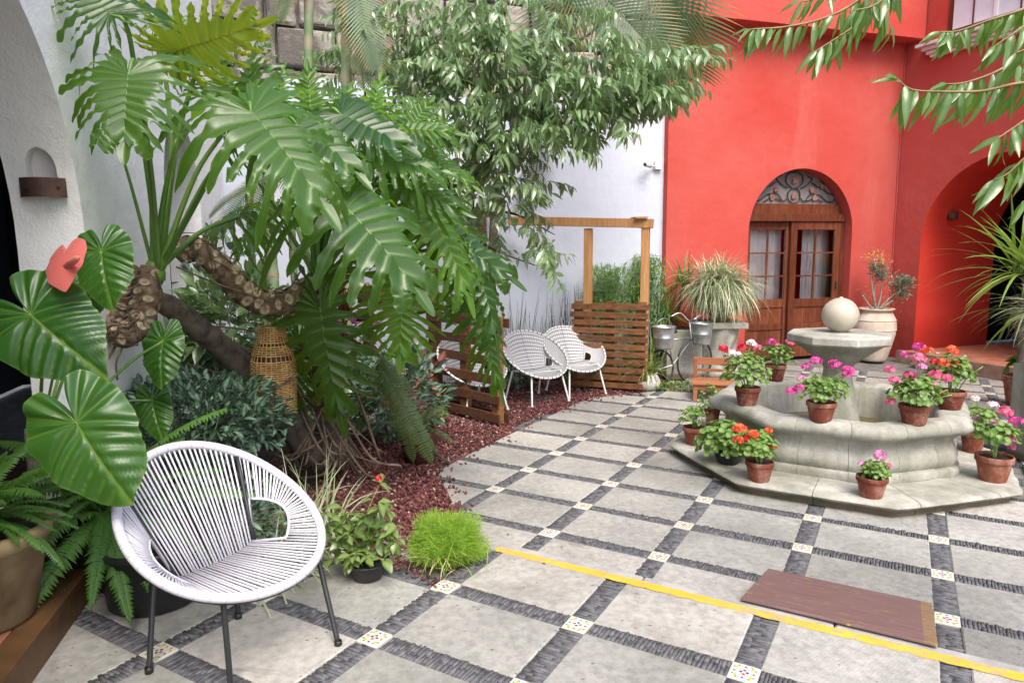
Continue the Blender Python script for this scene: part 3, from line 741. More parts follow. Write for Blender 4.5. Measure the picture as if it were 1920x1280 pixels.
while z < 5.2:
    h = random.uniform(.34, .46); t = -.05 - random.uniform(0, .3)
    while t < Lw:
        w = random.uniform(.30, .68); g_ = random.uniform(.025, .055)
        m = MB(); m.cbox((0, 0, 0), (w - g_, h - g_, .13), .022)
        m.v = [(x + random.uniform(-.012, .012), y + random.uniform(-.012, .012), zz + random.uniform(-.006, .006)) for x, y, zz in m.v]
        o = m.build('stone_block', mStone); o.location = WP(t + w / 2, .115 + random.uniform(-.012, .012), z + h / 2)
        o.rotation_euler = (PI / 2, 0, math.atan2(-WU.y, -WU.x)); local(o, sw); t += w
    z += h; row += 1
# arcade
ar = thing('arcade_wall', PC(2), 'rough white plastered arcade wall with two arches on the left', 'wall')
local(arch_wall(MB(), PC(0), UC, NC, -2.6, 5.62, NZ - .03, 5.6, .28, [(.03, 1.10, 1.62, NZ - .03), (3.52, .69, 1.95, NZ - .03)], True, (1.88, 2.06, .135, .060, .07)).build('arch_wall', mWhiteRough), ar)
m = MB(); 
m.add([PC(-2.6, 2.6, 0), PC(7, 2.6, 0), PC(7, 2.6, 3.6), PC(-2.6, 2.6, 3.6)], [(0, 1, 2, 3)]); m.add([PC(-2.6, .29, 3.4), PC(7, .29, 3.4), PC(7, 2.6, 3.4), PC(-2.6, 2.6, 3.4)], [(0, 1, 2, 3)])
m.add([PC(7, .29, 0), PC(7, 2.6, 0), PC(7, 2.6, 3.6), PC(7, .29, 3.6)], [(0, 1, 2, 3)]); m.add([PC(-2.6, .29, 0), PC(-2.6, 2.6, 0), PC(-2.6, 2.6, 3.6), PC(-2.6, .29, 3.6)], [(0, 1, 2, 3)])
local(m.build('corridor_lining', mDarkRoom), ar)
# banner high on arcade wall
# niche lamp on the first pier's reveal: reveal plane is at t=1.13 facing -UC
def PR(o, z, d=0.): return PC(1.13 - d, o, z)
nl = thing('niche_lamp', PR(.13, 1.72), 'small arched wall niche with a curved rusty metal band on the white pier', 'wall lamp')
m = MB(); vs = []; K = 14
for k in range(K + 1):
    a = k / K; o = .045 + .185 * a; d = .04 + .045 * math.sin(PI * a)
    vs += [PR(o, 1.845, d), PR(o, 1.93, d), PR(o, 1.93, d + .006), PR(o, 1.845, d + .006)]
m.add(vs, [(4 * k + i, 4 * k + (i + 1) % 4, 4 * k + 4 + (i + 1) % 4, 4 * k + 4 + i) for k in range(K) for i in range(4)]); local(m.build('metal_band', mRust, None, False), nl)
for o in (.07, .20): local(MB().tube([PR(o, 1.888, .0), PR(o, 1.888, .075 if o < .1 else .075)], .005, 8).build('rivet', mIron), nl)
# corridor step with lip and floor tiles
cs = struct(MB().prism([tuple(PC(t, o).to_tuple()[:2]) for t, o in ((-2.6, .02), (1.5, .02), (1.5, 2.6), (-2.6, 2.6))], 0, NZ + .105).build('corridor_floor', mMortar))
m = MB(); m.prism([tuple(PC(t, o).to_tuple()[:2]) for t, o in ((-2.6, -.055), (1.32, -.055), (1.32, .045), (-2.6, .045))], NZ - .03, NZ + .128, .02); m.build('step_edge', mLip, cs)
for i in range(12):
    for j in range(3):
        t = -2.3 + i * .315; o = .05 + j * .315
        x = MB().cbox((0, 0, 0), (.306, .306, .03), .005).build('floor_tile', mFloorTile, cs); x.location = PC(t + .155, o + .155, NZ + .113); x.rotation_euler = (0, 0, math.atan2(UC.y, UC.x))
# platform at right arch
pf = struct(MB().prism([tuple(PB(t, o).to_tuple()[:2]) for t, o in ((.50, -.30), (5, -.30), (5, 3.5), (.50, 3.5))], -.03, .118).build('passage_floor', mMortar))
k = 0
for i in range(9):
    for j in range(7):
        x = MB().cbox((0, 0, 0), (.293, .293, .03), .004).build('floor_tile', mFloorTile, pf); x.location = PB(.52 + .15 + i * .30, -.27 + .15 + j * .30, .122); x.rotation_euler = (0, 0, bM_())
m = MB(); m.prism([tuple(PB(t, o).to_tuple()[:2]) for t, o in ((.46, -.36), (5, -.36), (5, -.275), (.46, -.275))], -.03, .14, .008); m.build('step_edge', simple('worn_wood_edge', (.22, .13, .09), (.34, .22, .16), 6, .8, .3, 60), pf)
wd = MB(); a, b = PB(.85, -.56), PB(1.45, -.56); c_, d_ = PB(1.45, -.37), PB(.85, -.37)
wd.add([a, b, c_, d_, c_ + Vector((0, 0, .11)), d_ + Vector((0, 0, .11)), a + Vector((0, 0, .012)), b + Vector((0, 0, .012))], [(0, 1, 2, 3), (6, 7, 4, 5), (0, 1, 7, 6), (3, 2, 4, 5), (0, 6, 5, 3), (1, 7, 4, 2)])
wr = wd.build('threshold_ramp', wood('dull_ramp_wood', (.10, .06, .04), (.16, .10, .07), (.2, .13, .09), axis_obj=False)); tag(wr, 'small wooden wedge ramp with a yellow end in front of the terracotta step', 'ramp')
wy = MB(); wy.add([b + UB * .001, b + UB * .11, c_ + UB * .11, c_ + UB * .001, c_ + UB * .11 + Vector((0, 0, .11)), c_ + UB * .001 + Vector((0, 0, .11)), b + UB * .001 + Vector((0, 0, .012)), b + UB * .11 + Vector((0, 0, .012))], [(0, 1, 2, 3), (6, 7, 4, 5), (0, 1, 7, 6), (3, 2, 4, 5), (0, 6, 5, 3), (1, 7, 4, 2)]); wy.build('painted_end', mYellow, wr)
fallen = MB()
for k in range(5):
    p_ = PB(.62 + .16 * k, -.1 + random.uniform(-.08, .08), .142); fallen.lathe([(.0, .02), (.018, .016), (.022, .004), (.0, 0)], 7, p_)
tag(fallen.build('fallen_petals', FL['white']), 'few white petals lying on the terracotta floor by the red jamb', 'petals'); bpy.data.objects['fallen_petals']['kind'] = 'stuff'
# lamp in arch reveal (jamb at t=.44 facing +UB)
jl = thing('wall_sconce', PB(.46, .45, 2.06), 'small dark metal lamp on the deep red side of the arch', 'wall lamp')
m = MB(); m.box((0, 0, 0), (.11, .02, .14)); o = m.build('back_plate', mIron); o.location = PB(.452, .45, 2.10); o.rotation_euler = (0, 0, math.atan2(NB.y, NB.x)); local(o, jl)
m = MB(); m.lathe([(.0, -.055), (.07, -.05), (.075, .04), (.068, .05), (.06, -.03), (.0, -.04)], 18, PB(.54, .45, 2.02)); local(m.build('lamp_bowl', mRust, None, True), jl)
# security camera + junction box
p_ = WP(.25, -.02, 2.62)
sc_ = thing('security_camera', p_, 'white bullet security camera beside its junction box on the white wall', 'camera')
o = MB().cbox((0, 0, 0), (.10, .05, .11), .008).build('junction_box', mPlWhite); o.location = WP(.10, -.03, 2.66); o.rotation_euler = (0, 0, math.atan2(-WU.y, -WU.x)); local(o, sc_)
q_ = WP(.24, -.08, 2.64); r2 = WP(.36, -.17, 2.645)
local(MB().tube([WP(.15, -.03, 2.64), q_], .012, 8).build('bracket', mPlWhite, None, True), sc_); local(MB().tube([q_, r2], .028, 14).build('camera_body', mPlWhite, None, True), sc_); local(MB().tube([r2, r2 + (r2 - q_).normalized() * .012], .022, 12).build('lens', mBlackPlastic, None, True), sc_)
o = bev(MB().box((0, 0, 0), (.05, .02, .085)).build('wall_outlet', mPlWhite), .004); o.location = PA(.33, -.012, 1.38); o.rotation_euler = (0, 0, math.atan2(-UA.y, -UA.x)); tag(o, 'small pale outlet cover on the red wall above the jar', 'outlet')

# ================================================================== FOUNTAIN
def octr(an, soft=0.):
    d = (an - OA[0]) % (PI / 4) - PI / 8; r = math.cos(PI / 8) / math.cos(d)
    return r * (1 - soft) + .96 * soft
def wob(p, a=.006): return math.sin(p.x * 17 + p.z * 9) * math.sin(p.y * 19 + p.z * 13) * a + math.sin(p.x * 47 + p.y * 41) * a * .3
fo = thing('stone_fountain', FC, 'octagonal stone fountain with a pedestal bowl carrying a smooth stone ball', 'fountain')
def sectors(name, prof, nsec, per, soft, gap, off=0.):
    for s in range(nsec):
        a0 = OA[0] + off + 2 * PI * s / nsec + gap; a1 = OA[0] + off + 2 * PI * (s + 1) / nsec - gap; vs = []; m = len(prof)
        for k in range(per + 1):
            an = a0 + (a1 - a0) * k / per
            for r, z in prof:
                sf = soft(z) if callable(soft) else soft
                R_ = r * octr(an, sf); p = Vector((R_ * math.cos(an), R_ * math.sin(an), z)); w = wob(p + FC)
                vs.append(p + Vector((math.cos(an), math.sin(an), .5 if z > .3 else .25)) * w)
        fs = [(k * m + i, (k + 1) * m + i, (k + 1) * m + (i + 1) % m, k * m + (i + 1) % m) for k in range(per) for i in range(m)]
        fs += [tuple(range(m)), tuple(per * m + i for i in range(m - 1, -1, -1))]
        o = MB().add(vs, fs).build(name, mFount, fo, True)
        md = o.modifiers.new('edge', 'EDGE_SPLIT'); md.split_angle = math.radians(50)
sectors('step_stone', [(.70, .0), (1.15, .0), (1.155, .035), (1.165, .05), (1.20, .056), (1.212, .072), (1.202, .087), (1.165, .095), (.70, .092)], 12, 8, .06, .002, .12)
sectors('basin_stone', [(.66, .09), (.85, .094), (.858, .135), (.85, .148), (.815, .152), (.835, .18), (.842, .215), (.83, .255), (.805, .30), (.802, .335), (.825, .362), (.86, .374), (.895, .388), (.918, .412), (.916, .44), (.895, .466), (.87, .478), (.75, .478), (.715, .468), (.70, .45), (.68, .2)], 16, 8, lambda z: -.12 if z > .35 else .02, .0016, .2)
MB().lathe([(.0, .215), (.7, .215)], 40, (0, 0, 0)).build('water', mWater, fo, True)
MB().lathe([(.0, .16), (.7, .16)], 40).build('basin_floor', mFount, fo)
bp = MB().lathe([(.30, .16), (.29, .19), (.20, .22), (.175, .30), (.15, .42), (.118, .56), (.098, .66), (.095, .71), (.11, .735), (.17, .79), (.26, .855), (.325, .90)], 40, a=0.).build('pedestal', mFount, fo, True)
MB().lathe([(.30, .888), (.362, .903), (.37, .915), (.37, .958), (.362, .968), (.20, .973), (.0, .974)], 8, rot=OA[0], c=(0, 0, 0)).build('bowl_cap', mFount, fo)
MB().lathe([(.045, .970), (.05, .985), (.06, .99)], 20).build('ball_neck', mSphere, fo, True)
MB().lathe([(.127 * math.sin(a), 1.100 - .127 * math.cos(a)) for a in np.linspace(.0, PI - .12, 26)] + [(.012, 1.232), (.0, 1.238)], 40).build('stone_ball', mSphere, fo, True)

# ------------------------------------------------------------------ geranium and other pots
def pot_mesh(r, h, rim=True, n=28):
    m = MB(); rb_ = r * .70
    m.lathe([(.0, 0), (rb_ * .96, 0), (rb_, .006), (r * .93, h * .80), (r * .93, h * .82)], n); return m
def rim_mesh(r, h, n=28): return MB().lathe([(r * .92, h * .78), (r * .985, h * .775), (r * 1.0, h * .80), (r * 1.0, h * .985), (r * .975, h), (r * .90, h), (r * .885, h * .97), (r * .86, h * .6)], n)
def gleaf_t(n=9):
    vs = [(0, 0, .0)]; fs = []
    for k in range(2 * n):
        a = 2 * PI * k / (2 * n); r = 1. if k % 2 == 0 else .86
        vs.append((r * math.cos(a), r * math.sin(a), .22 + .05 * math.sin(3 * a)))
    vs += [(.5 * math.cos(2 * PI * k / (2 * n)), .5 * math.sin(2 * PI * k / (2 * n)), .02) for k in range(2 * n)]
    for k in range(2 * n):
        b = 1 + k; c = 1 + (k + 1) % (2 * n); e = 1 + 2 * n + k; f = 1 + 2 * n + (k + 1) % (2 * n)
        fs += [(b, c, f, e)]
        if k % 2 == 0: fs.append((0, e, f, 1 + 2 * n + (k + 2) % (2 * n)))
    at_ = [.9] + [.0] * (2 * n) + [.35] * (2 * n); return np.array(vs), np.array(fs), np.array(at_)
GL = gleaf_t()
def leaf_cloud(name, mat, parent, c, rad, n, size, tmpl=GL, flat=.85, seed=0, low=-.5, shell=.45):
    r = np.random.default_rng(seed); d = r.normal(size=(n, 3)); d /= np.linalg.norm(d, axis=1, keepdims=True); d[:, 2] = np.where(d[:, 2] < low, -d[:, 2], d[:, 2])
    q = shell + (1 - shell) * r.random(n) ** .6; lump = 1 + .18 * np.sin(d[:, 0] * 5 + seed) * np.sin(d[:, 1] * 6 + seed * 2)
    L = np.array(c) + d * (q * lump)[:, None] * np.array(rad)
    nrm = d * .8 + np.array([0, -.15, .75]) + r.normal(0, .35, (n, 3)); side = np.cross(nrm, r.normal(size=(n, 3)))
    R3 = frames(side, nrm, size * r.uniform(.6, 1.15, n)); V, Q, A = scatter(tmpl[0], tmpl[1], R3, L, tmpl[2])
    return stuff(np_mesh(name, V, Q, mat, parent, A, True))
def floret_mesh(name, mat, rad, seed, dense=26):
    r = np.random.default_rng(seed); vs = []; fs = []; at_ = []
    for k in range(dense):
        d = r.normal(size=3); d /= np.linalg.norm(d); d[2] = abs(d[2]) * .8 - .15
        c = d * rad * r.uniform(.75, 1.05); nn = Vector(d) + Vector(r.normal(0, .2, 3)); nn.normalize(); u = nn.orthogonal().normalized(); v = nn.cross(u); f0 = r.uniform(0, 6)
        for p in range(5):
            a = f0 + 2 * PI * p / 5; w = .55; o = len(vs); R_ = rad * .46; C = Vector(c)
            dd = lambda an, rr, h: C + (u * math.cos(an) + v * math.sin(an)) * rr * R_ + nn * h * R_
            vs += [C, dd(a - w, .7, .15), dd(a, 1.05, .1), dd(a + w, .7, .15)]; fs.append((o, o + 1, o + 2, o + 3)); at_ += [.9, .1, 0, .1]
    me = bpy.data.meshes.new(name); me.from_pydata([tuple(v) for v in vs], [], fs); x = me.attributes.new('v', 'FLOAT', 'POINT'); x.data.foreach_set('value', np.array(at_, 'f')); me.materials.append(mat); return me
HEADS = {k: [floret_mesh('flower_head', FL[k], .03, 5 + i) for i in range(2)] for k in FL}
mStem = simple('green_stem', (.14, .26, .06), (.22, .34, .1), 20, .5)
def pot_plant(px, py, z, wpx, ytop, fol, flowers, label, cat='potted plant', group='geranium pots round the fountain', mat=None, name='geranium_pot', leafm=None, lsize=.030, nleaf=100, seed=1, bowl=False, dens=1.9, loc=None, yellow=()):
    P0 = gp(px, py, z); dep = P0.y; s = (P0 - Vector((0, 0, H))).dot(_F) / FPX
    r = wpx / 2 * s * .97; P0 = P0 + Vector((0, r * .55, 0)); base = P0
    top = at(px, ytop, base.y); h = max(.07, (top.z - z) * 1.12)
    # height so that the front rim meets ytop
    t = thing(name, base, label, cat, group)
    mat = mat or mTerra
    if bowl: o = MB().lathe([(.0, 0), (r * .62, 0), (r * .7, .01), (r * .97, h * .9), (r * 1.04, h * .93), (r * 1.04, h), (r * .95, h), (r * .9, h * .8)], 28).build('pot', mat, t, True)
    else:
        o = pot_mesh(r, h).build('pot', mat, t, True); rm = rim_mesh(r, h).build('rim', mat, o, True); bev(rm, .002)
    MB().lathe([(0, h * .9), (r * .88, h * .88)], 16).build('soil', mSoil, t)
    fx, fy, fr = fol[:3]; fz = fol[3] if len(fol) > 3 else .9
    C = at(fx, fy, base.y) - base; R_ = fr * s
    leaf_cloud('foliage', leafm or mGer, t, C, (R_ * 1.08, R_ * .95, R_ * fz * 1.08), int(nleaf * (dens if not leafm or leafm is mGer else 1)), lsize * (.72 if not leafm or leafm is mGer else 1), seed=seed)
    m = MB(); rr = np.random.default_rng(seed)
    for k in range(7):
        d = rr.normal(0, .4, 3); e = C + Vector((d[0] * R_, d[1] * R_, abs(d[2]) * R_)); m.tube(spline([(d[0] * r * .3, d[1] * r * .3, h * .85), (Vector((0, 0, h)) + e) / 2, e], 3), .004, 5)
    m.build('stem', mStem, t, True)
    for i, fl in enumerate(flowers):
        x, y, c = fl[:3]; sc = fl[3] if len(fl) > 3 else 1.
        e = at(x, y, base.y + rr.uniform(-.5, .3) * R_) - base
        hd = link('flower_head', HEADS[c][i % 2], None, t); hd.location = e; hd.scale = (sc * 1.28,) * 3; hd.rotation_euler = (rr.uniform(-.5, .2), rr.uniform(-.4, .4), rr.uniform(0, 6))
        b = C + Vector((0, 0, R_ * .3)); MB().tube(spline([b, (b + e) / 2 + Vector((0, 0, .01)), e], 3), .0022, 4).build('flower_stalk', mStem, t, True)
    return t
RZ = .472; SZ = .092
pot_plant(1405, 762, RZ, 49, 728, (1396, 698, 42, .85), [(1356, 655, 'crimson'), (1392, 651, 'crimson', .8), (1409, 644, 'white', .9), (1372, 663, 'white'), (1384, 666, 'white', .8), (1420, 653, 'pink', .7)], 'geranium with red and white flowers on the left of the fountain rim', seed=1, nleaf=130)
pot_plant(1545, 792, RZ, 56, 756, (1545, 733, 42, .62), [(1530, 677, 'magenta'), (1512, 687, 'magenta', .8), (1566, 684, 'magenta'), (1590, 694, 'magenta'), (1588, 702, 'magenta', .8), (1483, 734, 'magenta', .95), (1498, 727, 'magenta', .8), (1502, 708, 'lilac', .6)], 'geranium with magenta flowers at the front of the fountain rim under the bowl', seed=2, leafm=mGer)
pot_plant(1722, 798, RZ, 58, 762, (1718, 738, 46, .7), [(1668, 694, 'pink', .9), (1678, 713, 'pink', .9), (1707, 706, 'pink', 1.1), (1740, 720, 'pink', 1.15), (1753, 704, 'pink', 1.1), (1776, 709, 'pink', .9), (1670, 753, 'pink', .85), (1722, 672, 'pink', 1.1), (1727, 688, 'lilac', .8)], 'geranium with many coral pink flowers on the right front of the fountain rim', seed=3, nleaf=140)
pot_plant(1789, 770, RZ, 55, 735, (1782, 700, 42, .75), [(1785, 657, 'orange', 1.1), (1736, 658, 'orange', 1.), (1768, 681, 'orange', 1.05), (1785, 680, 'orange'), (1796, 679, 'orange', .8), (1722, 650, 'magenta'), (1695, 665, 'magenta', .8), (1752, 677, 'crimson', .7)], 'geranium with orange flowers on the right side of the fountain rim', seed=4)
pot_plant(1457, 716, RZ, 40, 686, (1458, 668, 30, .8), [(1447, 642, 'magenta', 1.), (1456, 647, 'pink', .8), (1481, 642, 'pink', 1.), (1423, 650, 'pink', .6)], 'small pink geranium at the far left of the fountain rim, behind the others', seed=5, nleaf=80)
pot_plant(1305, 836, SZ, 46, 803, (1301, 782, 24, .9), [], 'small flowerless geranium in a clay pot on the left corner of the fountain step', seed=6, nleaf=50, lsize=.026)
pot_plant(1370, 872, SZ, 60, 845, (1355, 828, 44, .85), [], 'pale green geranium spilling over a black bowl on the fountain step', seed=7, mat=mBlackPlastic, bowl=True, nleaf=170, lsize=.032)
pot_plant(1428, 905, SZ, 54, 867, (1420, 838, 36, .8), [(1387, 804, 'orange', 1.1), (1411, 813, 'orange', .9), (1384, 825, 'orange', .9), (1402, 822, 'crimson', .7), (1441, 807, 'orange', .7), (1449, 836, 'orange', .7)], 'geranium with scarlet orange flowers in a clay pot on the fountain step', seed=8, nleaf=110)
pot_plant(1641, 936, SZ, 58, 896, (1642, 882, 27, .62), [(1650, 854, 'lilac', .95), (1614, 868, 'lilac', .5), (1668, 872, 'pink', .4)], 'small geranium with a single lilac pink flower at the front of the fountain step', seed=9, nleaf=70, lsize=.022)
pot_plant(1873, 906, SZ, 66, 858, (1869, 816, 40, .6), [(1885, 772, 'pink', 1.1), (1905, 790, 'magenta', 1.1), (1864, 797, 'lilac', 1.), (1893, 822, 'magenta', .9), (1896, 838, 'magenta', .7)], 'pink flowered geranium in a clay pot on the right end of the fountain step', seed=10)
pot_plant(1830, 850, SZ, 44, 812, (1836, 788, 30, .8), [(1829, 747, 'white', .8), (1863, 760, 'white', 1.), (1834, 783, 'lilac', .7)], 'geranium with white flowers in a dark pot half hidden right of the fountain', seed=11, nleaf=70)
pot_plant(1337, 802, SZ, 30, 768, (1330, 748, 22, 1.2), [], 'thin green geranium behind the left corner of the fountain basin', seed=12, nleaf=40, lsize=.024)

# ------------------------------------------------------------------ wicker lampshades
def basket(loc, h, rmax, label, group, tilt=(0, 0, 0), prof=None, name='wicker_lampshade'):
    t = thing(name, loc, label, 'lampshade', group); t.rotation_euler = tilt
    prof = prof or [(.0, .92), (.08, .93), (.30, .99), (.45, 1.0), (.62, .97), (.78, .76), (.86, .62), (.93, .58), (1., .56)]
    def rad(u):
        for (a, ra), (b, rb2) in zip(prof[:-1], prof[1:]):
            if a <= u <= b: return (ra + (rb2 - ra) * (u - a) / (b - a)) * rmax
        return prof[-1][1] * rmax
    rows = int(h / .0125); m = MB(); st = 26
    for k in range(rows):
        u = k / (rows - 1)
        if .62 < u < .66 or .79 < u < .82: continue
        r = rad(u); pts = [((r + .0035 * (1 if (j + k) % 2 else -1)) * math.cos(2 * PI * j / (2 * st) * 2 / 1), (r + .0035 * (1 if (j + k) % 2 else -1)) * math.sin(2 * PI * j / (2 * st) * 2 / 1), u * h + random.uniform(-.001, .001)) for j in range(st)]
        m.tube(pts, .0052, 5, closed=True)
    stuff(m.build('weave', mWicker, t, True))
    for j in range(st): MB().tube([(rad(u) * math.cos(2 * PI * (j + .5) / st), rad(u) * math.sin(2 * PI * (j + .5) / st), u * h) for u in np.linspace(0, 1, 8)], .0035, 4).build('stake', mWicker, t, True)
    MB().tube([(rad(0) * 1.01 * math.cos(a), rad(0) * 1.01 * math.sin(a), 0) for a in np.linspace(0, 2 * PI, 30)[:-1]], .009, 6, closed=True).build('hoop', mWicker, t, True)
    MB().lathe([((rad(u) - .008), u * h) for u in np.linspace(0.02, .98, 10)] + [(.0, h * .98)], 20).build('lining', mWickerDark, t)
    MB().tube([(0, 0, h), (.005, .01, h + .12), (0, 0, h + .24)], .003, 4).build('cord', mRoot, t)
    return t
p_ = at(517, 768, 4.15)
basket(p_, at(517, 612, 4.15).z - p_.z, .13, 'woven wicker lampshade hanging from the scarred philodendron trunk', 'wicker lampshades')
p_ = at(1020, 262, 6.6)
basket(p_, .26, .15, 'smaller wicker lampshade hanging tilted high in the willowy tree', 'wicker lampshades', (.1, .25, 0), [(0, .8), (.3, 1.), (.7, .85), (1, .5)])

# ------------------------------------------------------------------ chairs
def shell_fn(a=.36, b=.355, tilt=.585, w=.035, zc=.525, k1=.47, k2=1.0):
    """local frame: x forward, y left, z up. returns rim(th), target(th) (where the cords end)"""
    def rim(th):
        return Vector((a * math.cos(th) * math.cos(tilt), b * math.sin(th), zc - a * math.cos(th) * math.sin(tilt) - w * math.sin(th) ** 2))
    E = {s: Vector((-.065, s * .17, .335)) for s in (1, -1)}
    TB, TS = 2.38, .72     # rim angles where the back cords end, where the seat cords end
    def target(th):
        t = th % (2 * PI); s = 1
        if t > PI: t = 2 * PI - t; s = -1
        if t >= TB: return E[s].lerp(E[-s], .5 - .5 * (PI - t) / (PI - TB))  + Vector((0, 0, -.012 * (1 - ((PI - t) / (PI - TB)) ** 2)))
        if t <= TS: return E[s].lerp(E[-s], .5 - .5 * t / TS) + Vector((0, 0, -.012 * (1 - (t / TS) ** 2)))
        rT = rim(TB * s); rS = rim(TS * s); P1 = E[s].lerp(rT, k1); P2 = E[s].lerp(rS, k1); u = (TB - t) / (TB - TS)
        c = E[s].lerp(rim(s * 1.50), k2)
        return P1 * (1 - u) ** 2 + c * 2 * u * (1 - u) + P2 * u * u
    return rim, target, E, TB, TS
def chair_legs(t, rim, mat, feet, r=.0095, hoop=True):
    fr = {}
    for i, (fx, fy) in enumerate(feet):
        s = 1 if fy > 0 else -1; top = Vector((.19 if fx > 0 else -.16, s * .19, .335 if fx > 0 else .31))
        MB().tube([(fx, fy, .0), (fx, fy, .004), top], r, 8).build('leg', mat, t, True)
        MB().lathe([(.0, 0), (r * 1.5, 0), (r * 1.5, .018), (r, .02)], 10, (fx, fy, 0)).build('foot_cap', mBlackPlastic if mat is mBlackMetal else mat, t, True); fr[i] = top
    k = [Vector((.19, .19, .335)), Vector((-.16, .19, .31)), Vector((-.16, -.19, .31)), Vector((.19, -.19, .335))]
    MB().tube(k, r * .8, 8, closed=True).build('frame_bar', mat, t, True)
    if hoop:
        MB().tube([rim(th) * .985 + Vector((0, 0, .004)) for th in np.linspace(0, 2 * PI, 64)[:-1]], r * .9, 6, closed=True).build('hoop_core', mat, t, True)
def near_chair():
    t = thing('lounge_chair', (-1.036, 2.393, NZ), 'round white string chair with black legs standing in front of the planting', 'chair', None, -.47)
    rim, target, E, TB, TS = shell_fn()
    MB().tube([rim(th) for th in np.linspace(0, 2 * PI, 97)[:-1]], .0165, 12, closed=True).build('wrapped_rim', mCord, t, True)
    # wrap seams
    m = MB()
    for k in range(46):
        th = 2 * PI * k / 46 + .02; c = rim(th); d = (rim(th + .01) - c).normalized(); u = d.orthogonal().normalized(); v = d.cross(u)
        m.tube([c + (u * math.cos(q) + v * math.sin(q)) * .0168 for q in np.linspace(0, 2 * PI, 12)[:-1]], .0008, 3, closed=True)
    stuff(m.build('wrap_seams', simple('cord_seam_line', (.30, .29, .32), None), t))
    MB().tube([E[1].lerp(E[-1], k / 12) + Vector((0, 0, -.012 * (1 - (2 * k / 12 - 1) ** 2) - .004)) for k in range(13)], .007, 8).build('fold_bar', mBlackMetal, t, True)
    for s in (1, -1):
        pts = [rim(s * TB)] + [rim(s * TB).lerp(E[s], q) + Vector((.004, 0, 0)) for q in (.3, .6, .98)]; MB().tube(pts, .0075, 6).build('back_rod', mBlackMetal, t, True)
        arc = [target(s * (TS + (TB - TS) * k / 24)) for k in range(25)]; MB().tube(arc, .0055, 8).build('side_ring', mCord, t, True)
    def cords(name, a, b, n):
        for k in range(n):
            th = a + (b - a) * k / (n - 1) if n > 1 else a
            th += random.uniform(-.006, .006); p, q = rim(th), target(th + random.uniform(-.01, .01)); sag = (q - p).length * .0
            me = MB().tube([p, p.lerp(q, .5) + Vector((0, 0, -sag)), q], .0040, 6); me.build(name, mCord, t, True)
    cords('back_cord', TB + .06, 2 * PI - TB - .06, 25); cords('seat_cord', -TS + .02, TS - .02, 26)
    for s in (1, -1): cords('side_cord', s * (TS + .035), s * (TB - .03), 34)
    R2 = Matrix.Rotation(.47, 2)
    fw = []
    for x, y in ((-1.278, 2.245), (-.94, 2.12), (-.655, 2.402), (-1.104, 2.60)):
        v = R2 @ Vector((x + 1.036, y - 2.393)); fw.append((v.x, v.y))
    tops = [Vector((-.19, -.17, .30)), Vector((.20, -.20, .315)), Vector((.20, .235, .32)), Vector((-.17, .16, .30))]
    for (fx, fy), tp in zip(fw, tops):
        out = Vector((tp.x * .86, tp.y * .86, tp.z + .0)); MB().tube(spline([(fx, fy, .004), Vector((fx, fy, 0)).lerp(tp, .5), tp + Vector((0, 0, -.02)), tp.lerp(out, .5), out], 5), .0098, 8).build('leg', mBlackMetal, t, True)
        MB().lathe([(0, 0), (.0145, 0), (.0145, .02), (.0105, .022)], 12, (fx, fy, 0)).build('foot_cap', mBlackPlastic, t, True)
    MB().tube([tp * .93 + Vector((0, 0, .012)) for tp in tops], .008, 8, closed=True).build('frame_bar', mBlackMetal, t, True)
    MB().tube([rim(th) + Vector((0, 0, -.016)) for th in np.linspace(-1.3, 1.3, 20)], .007, 6).build('under_rod', mBlackMetal, t, True)
near_chair()
def _weave():
    n = NT('striped_weave'); n.set(.55, .3); a = n.attr(); n.m.use_backface_culling = False
    uv = n.n('ShaderNodeUVMap'); s = n.n('ShaderNodeSeparateXYZ'); n.put(uv.outputs[0], s.inputs[0])
    u = n.math('PINGPONG', n.math('MULTIPLY', s.outputs[0], 150.), 1.); v = n.math('PINGPONG', n.math('MULTIPLY', s.outputs[1], 22.), 1.)
    g1 = n.ramp(u, [(.0, .40), (.30, 1)]); k = n.ramp(v, [(.0, 1), (.12, 1), (.20, 0)])
    c = n.mix(1, (.58, .575, .58), g1, 'MULTIPLY'); n.base(n.mix(k, c, (.03, .03, .035))); n.bump(u, .5, .003); return n.m
mWeave = _weave()
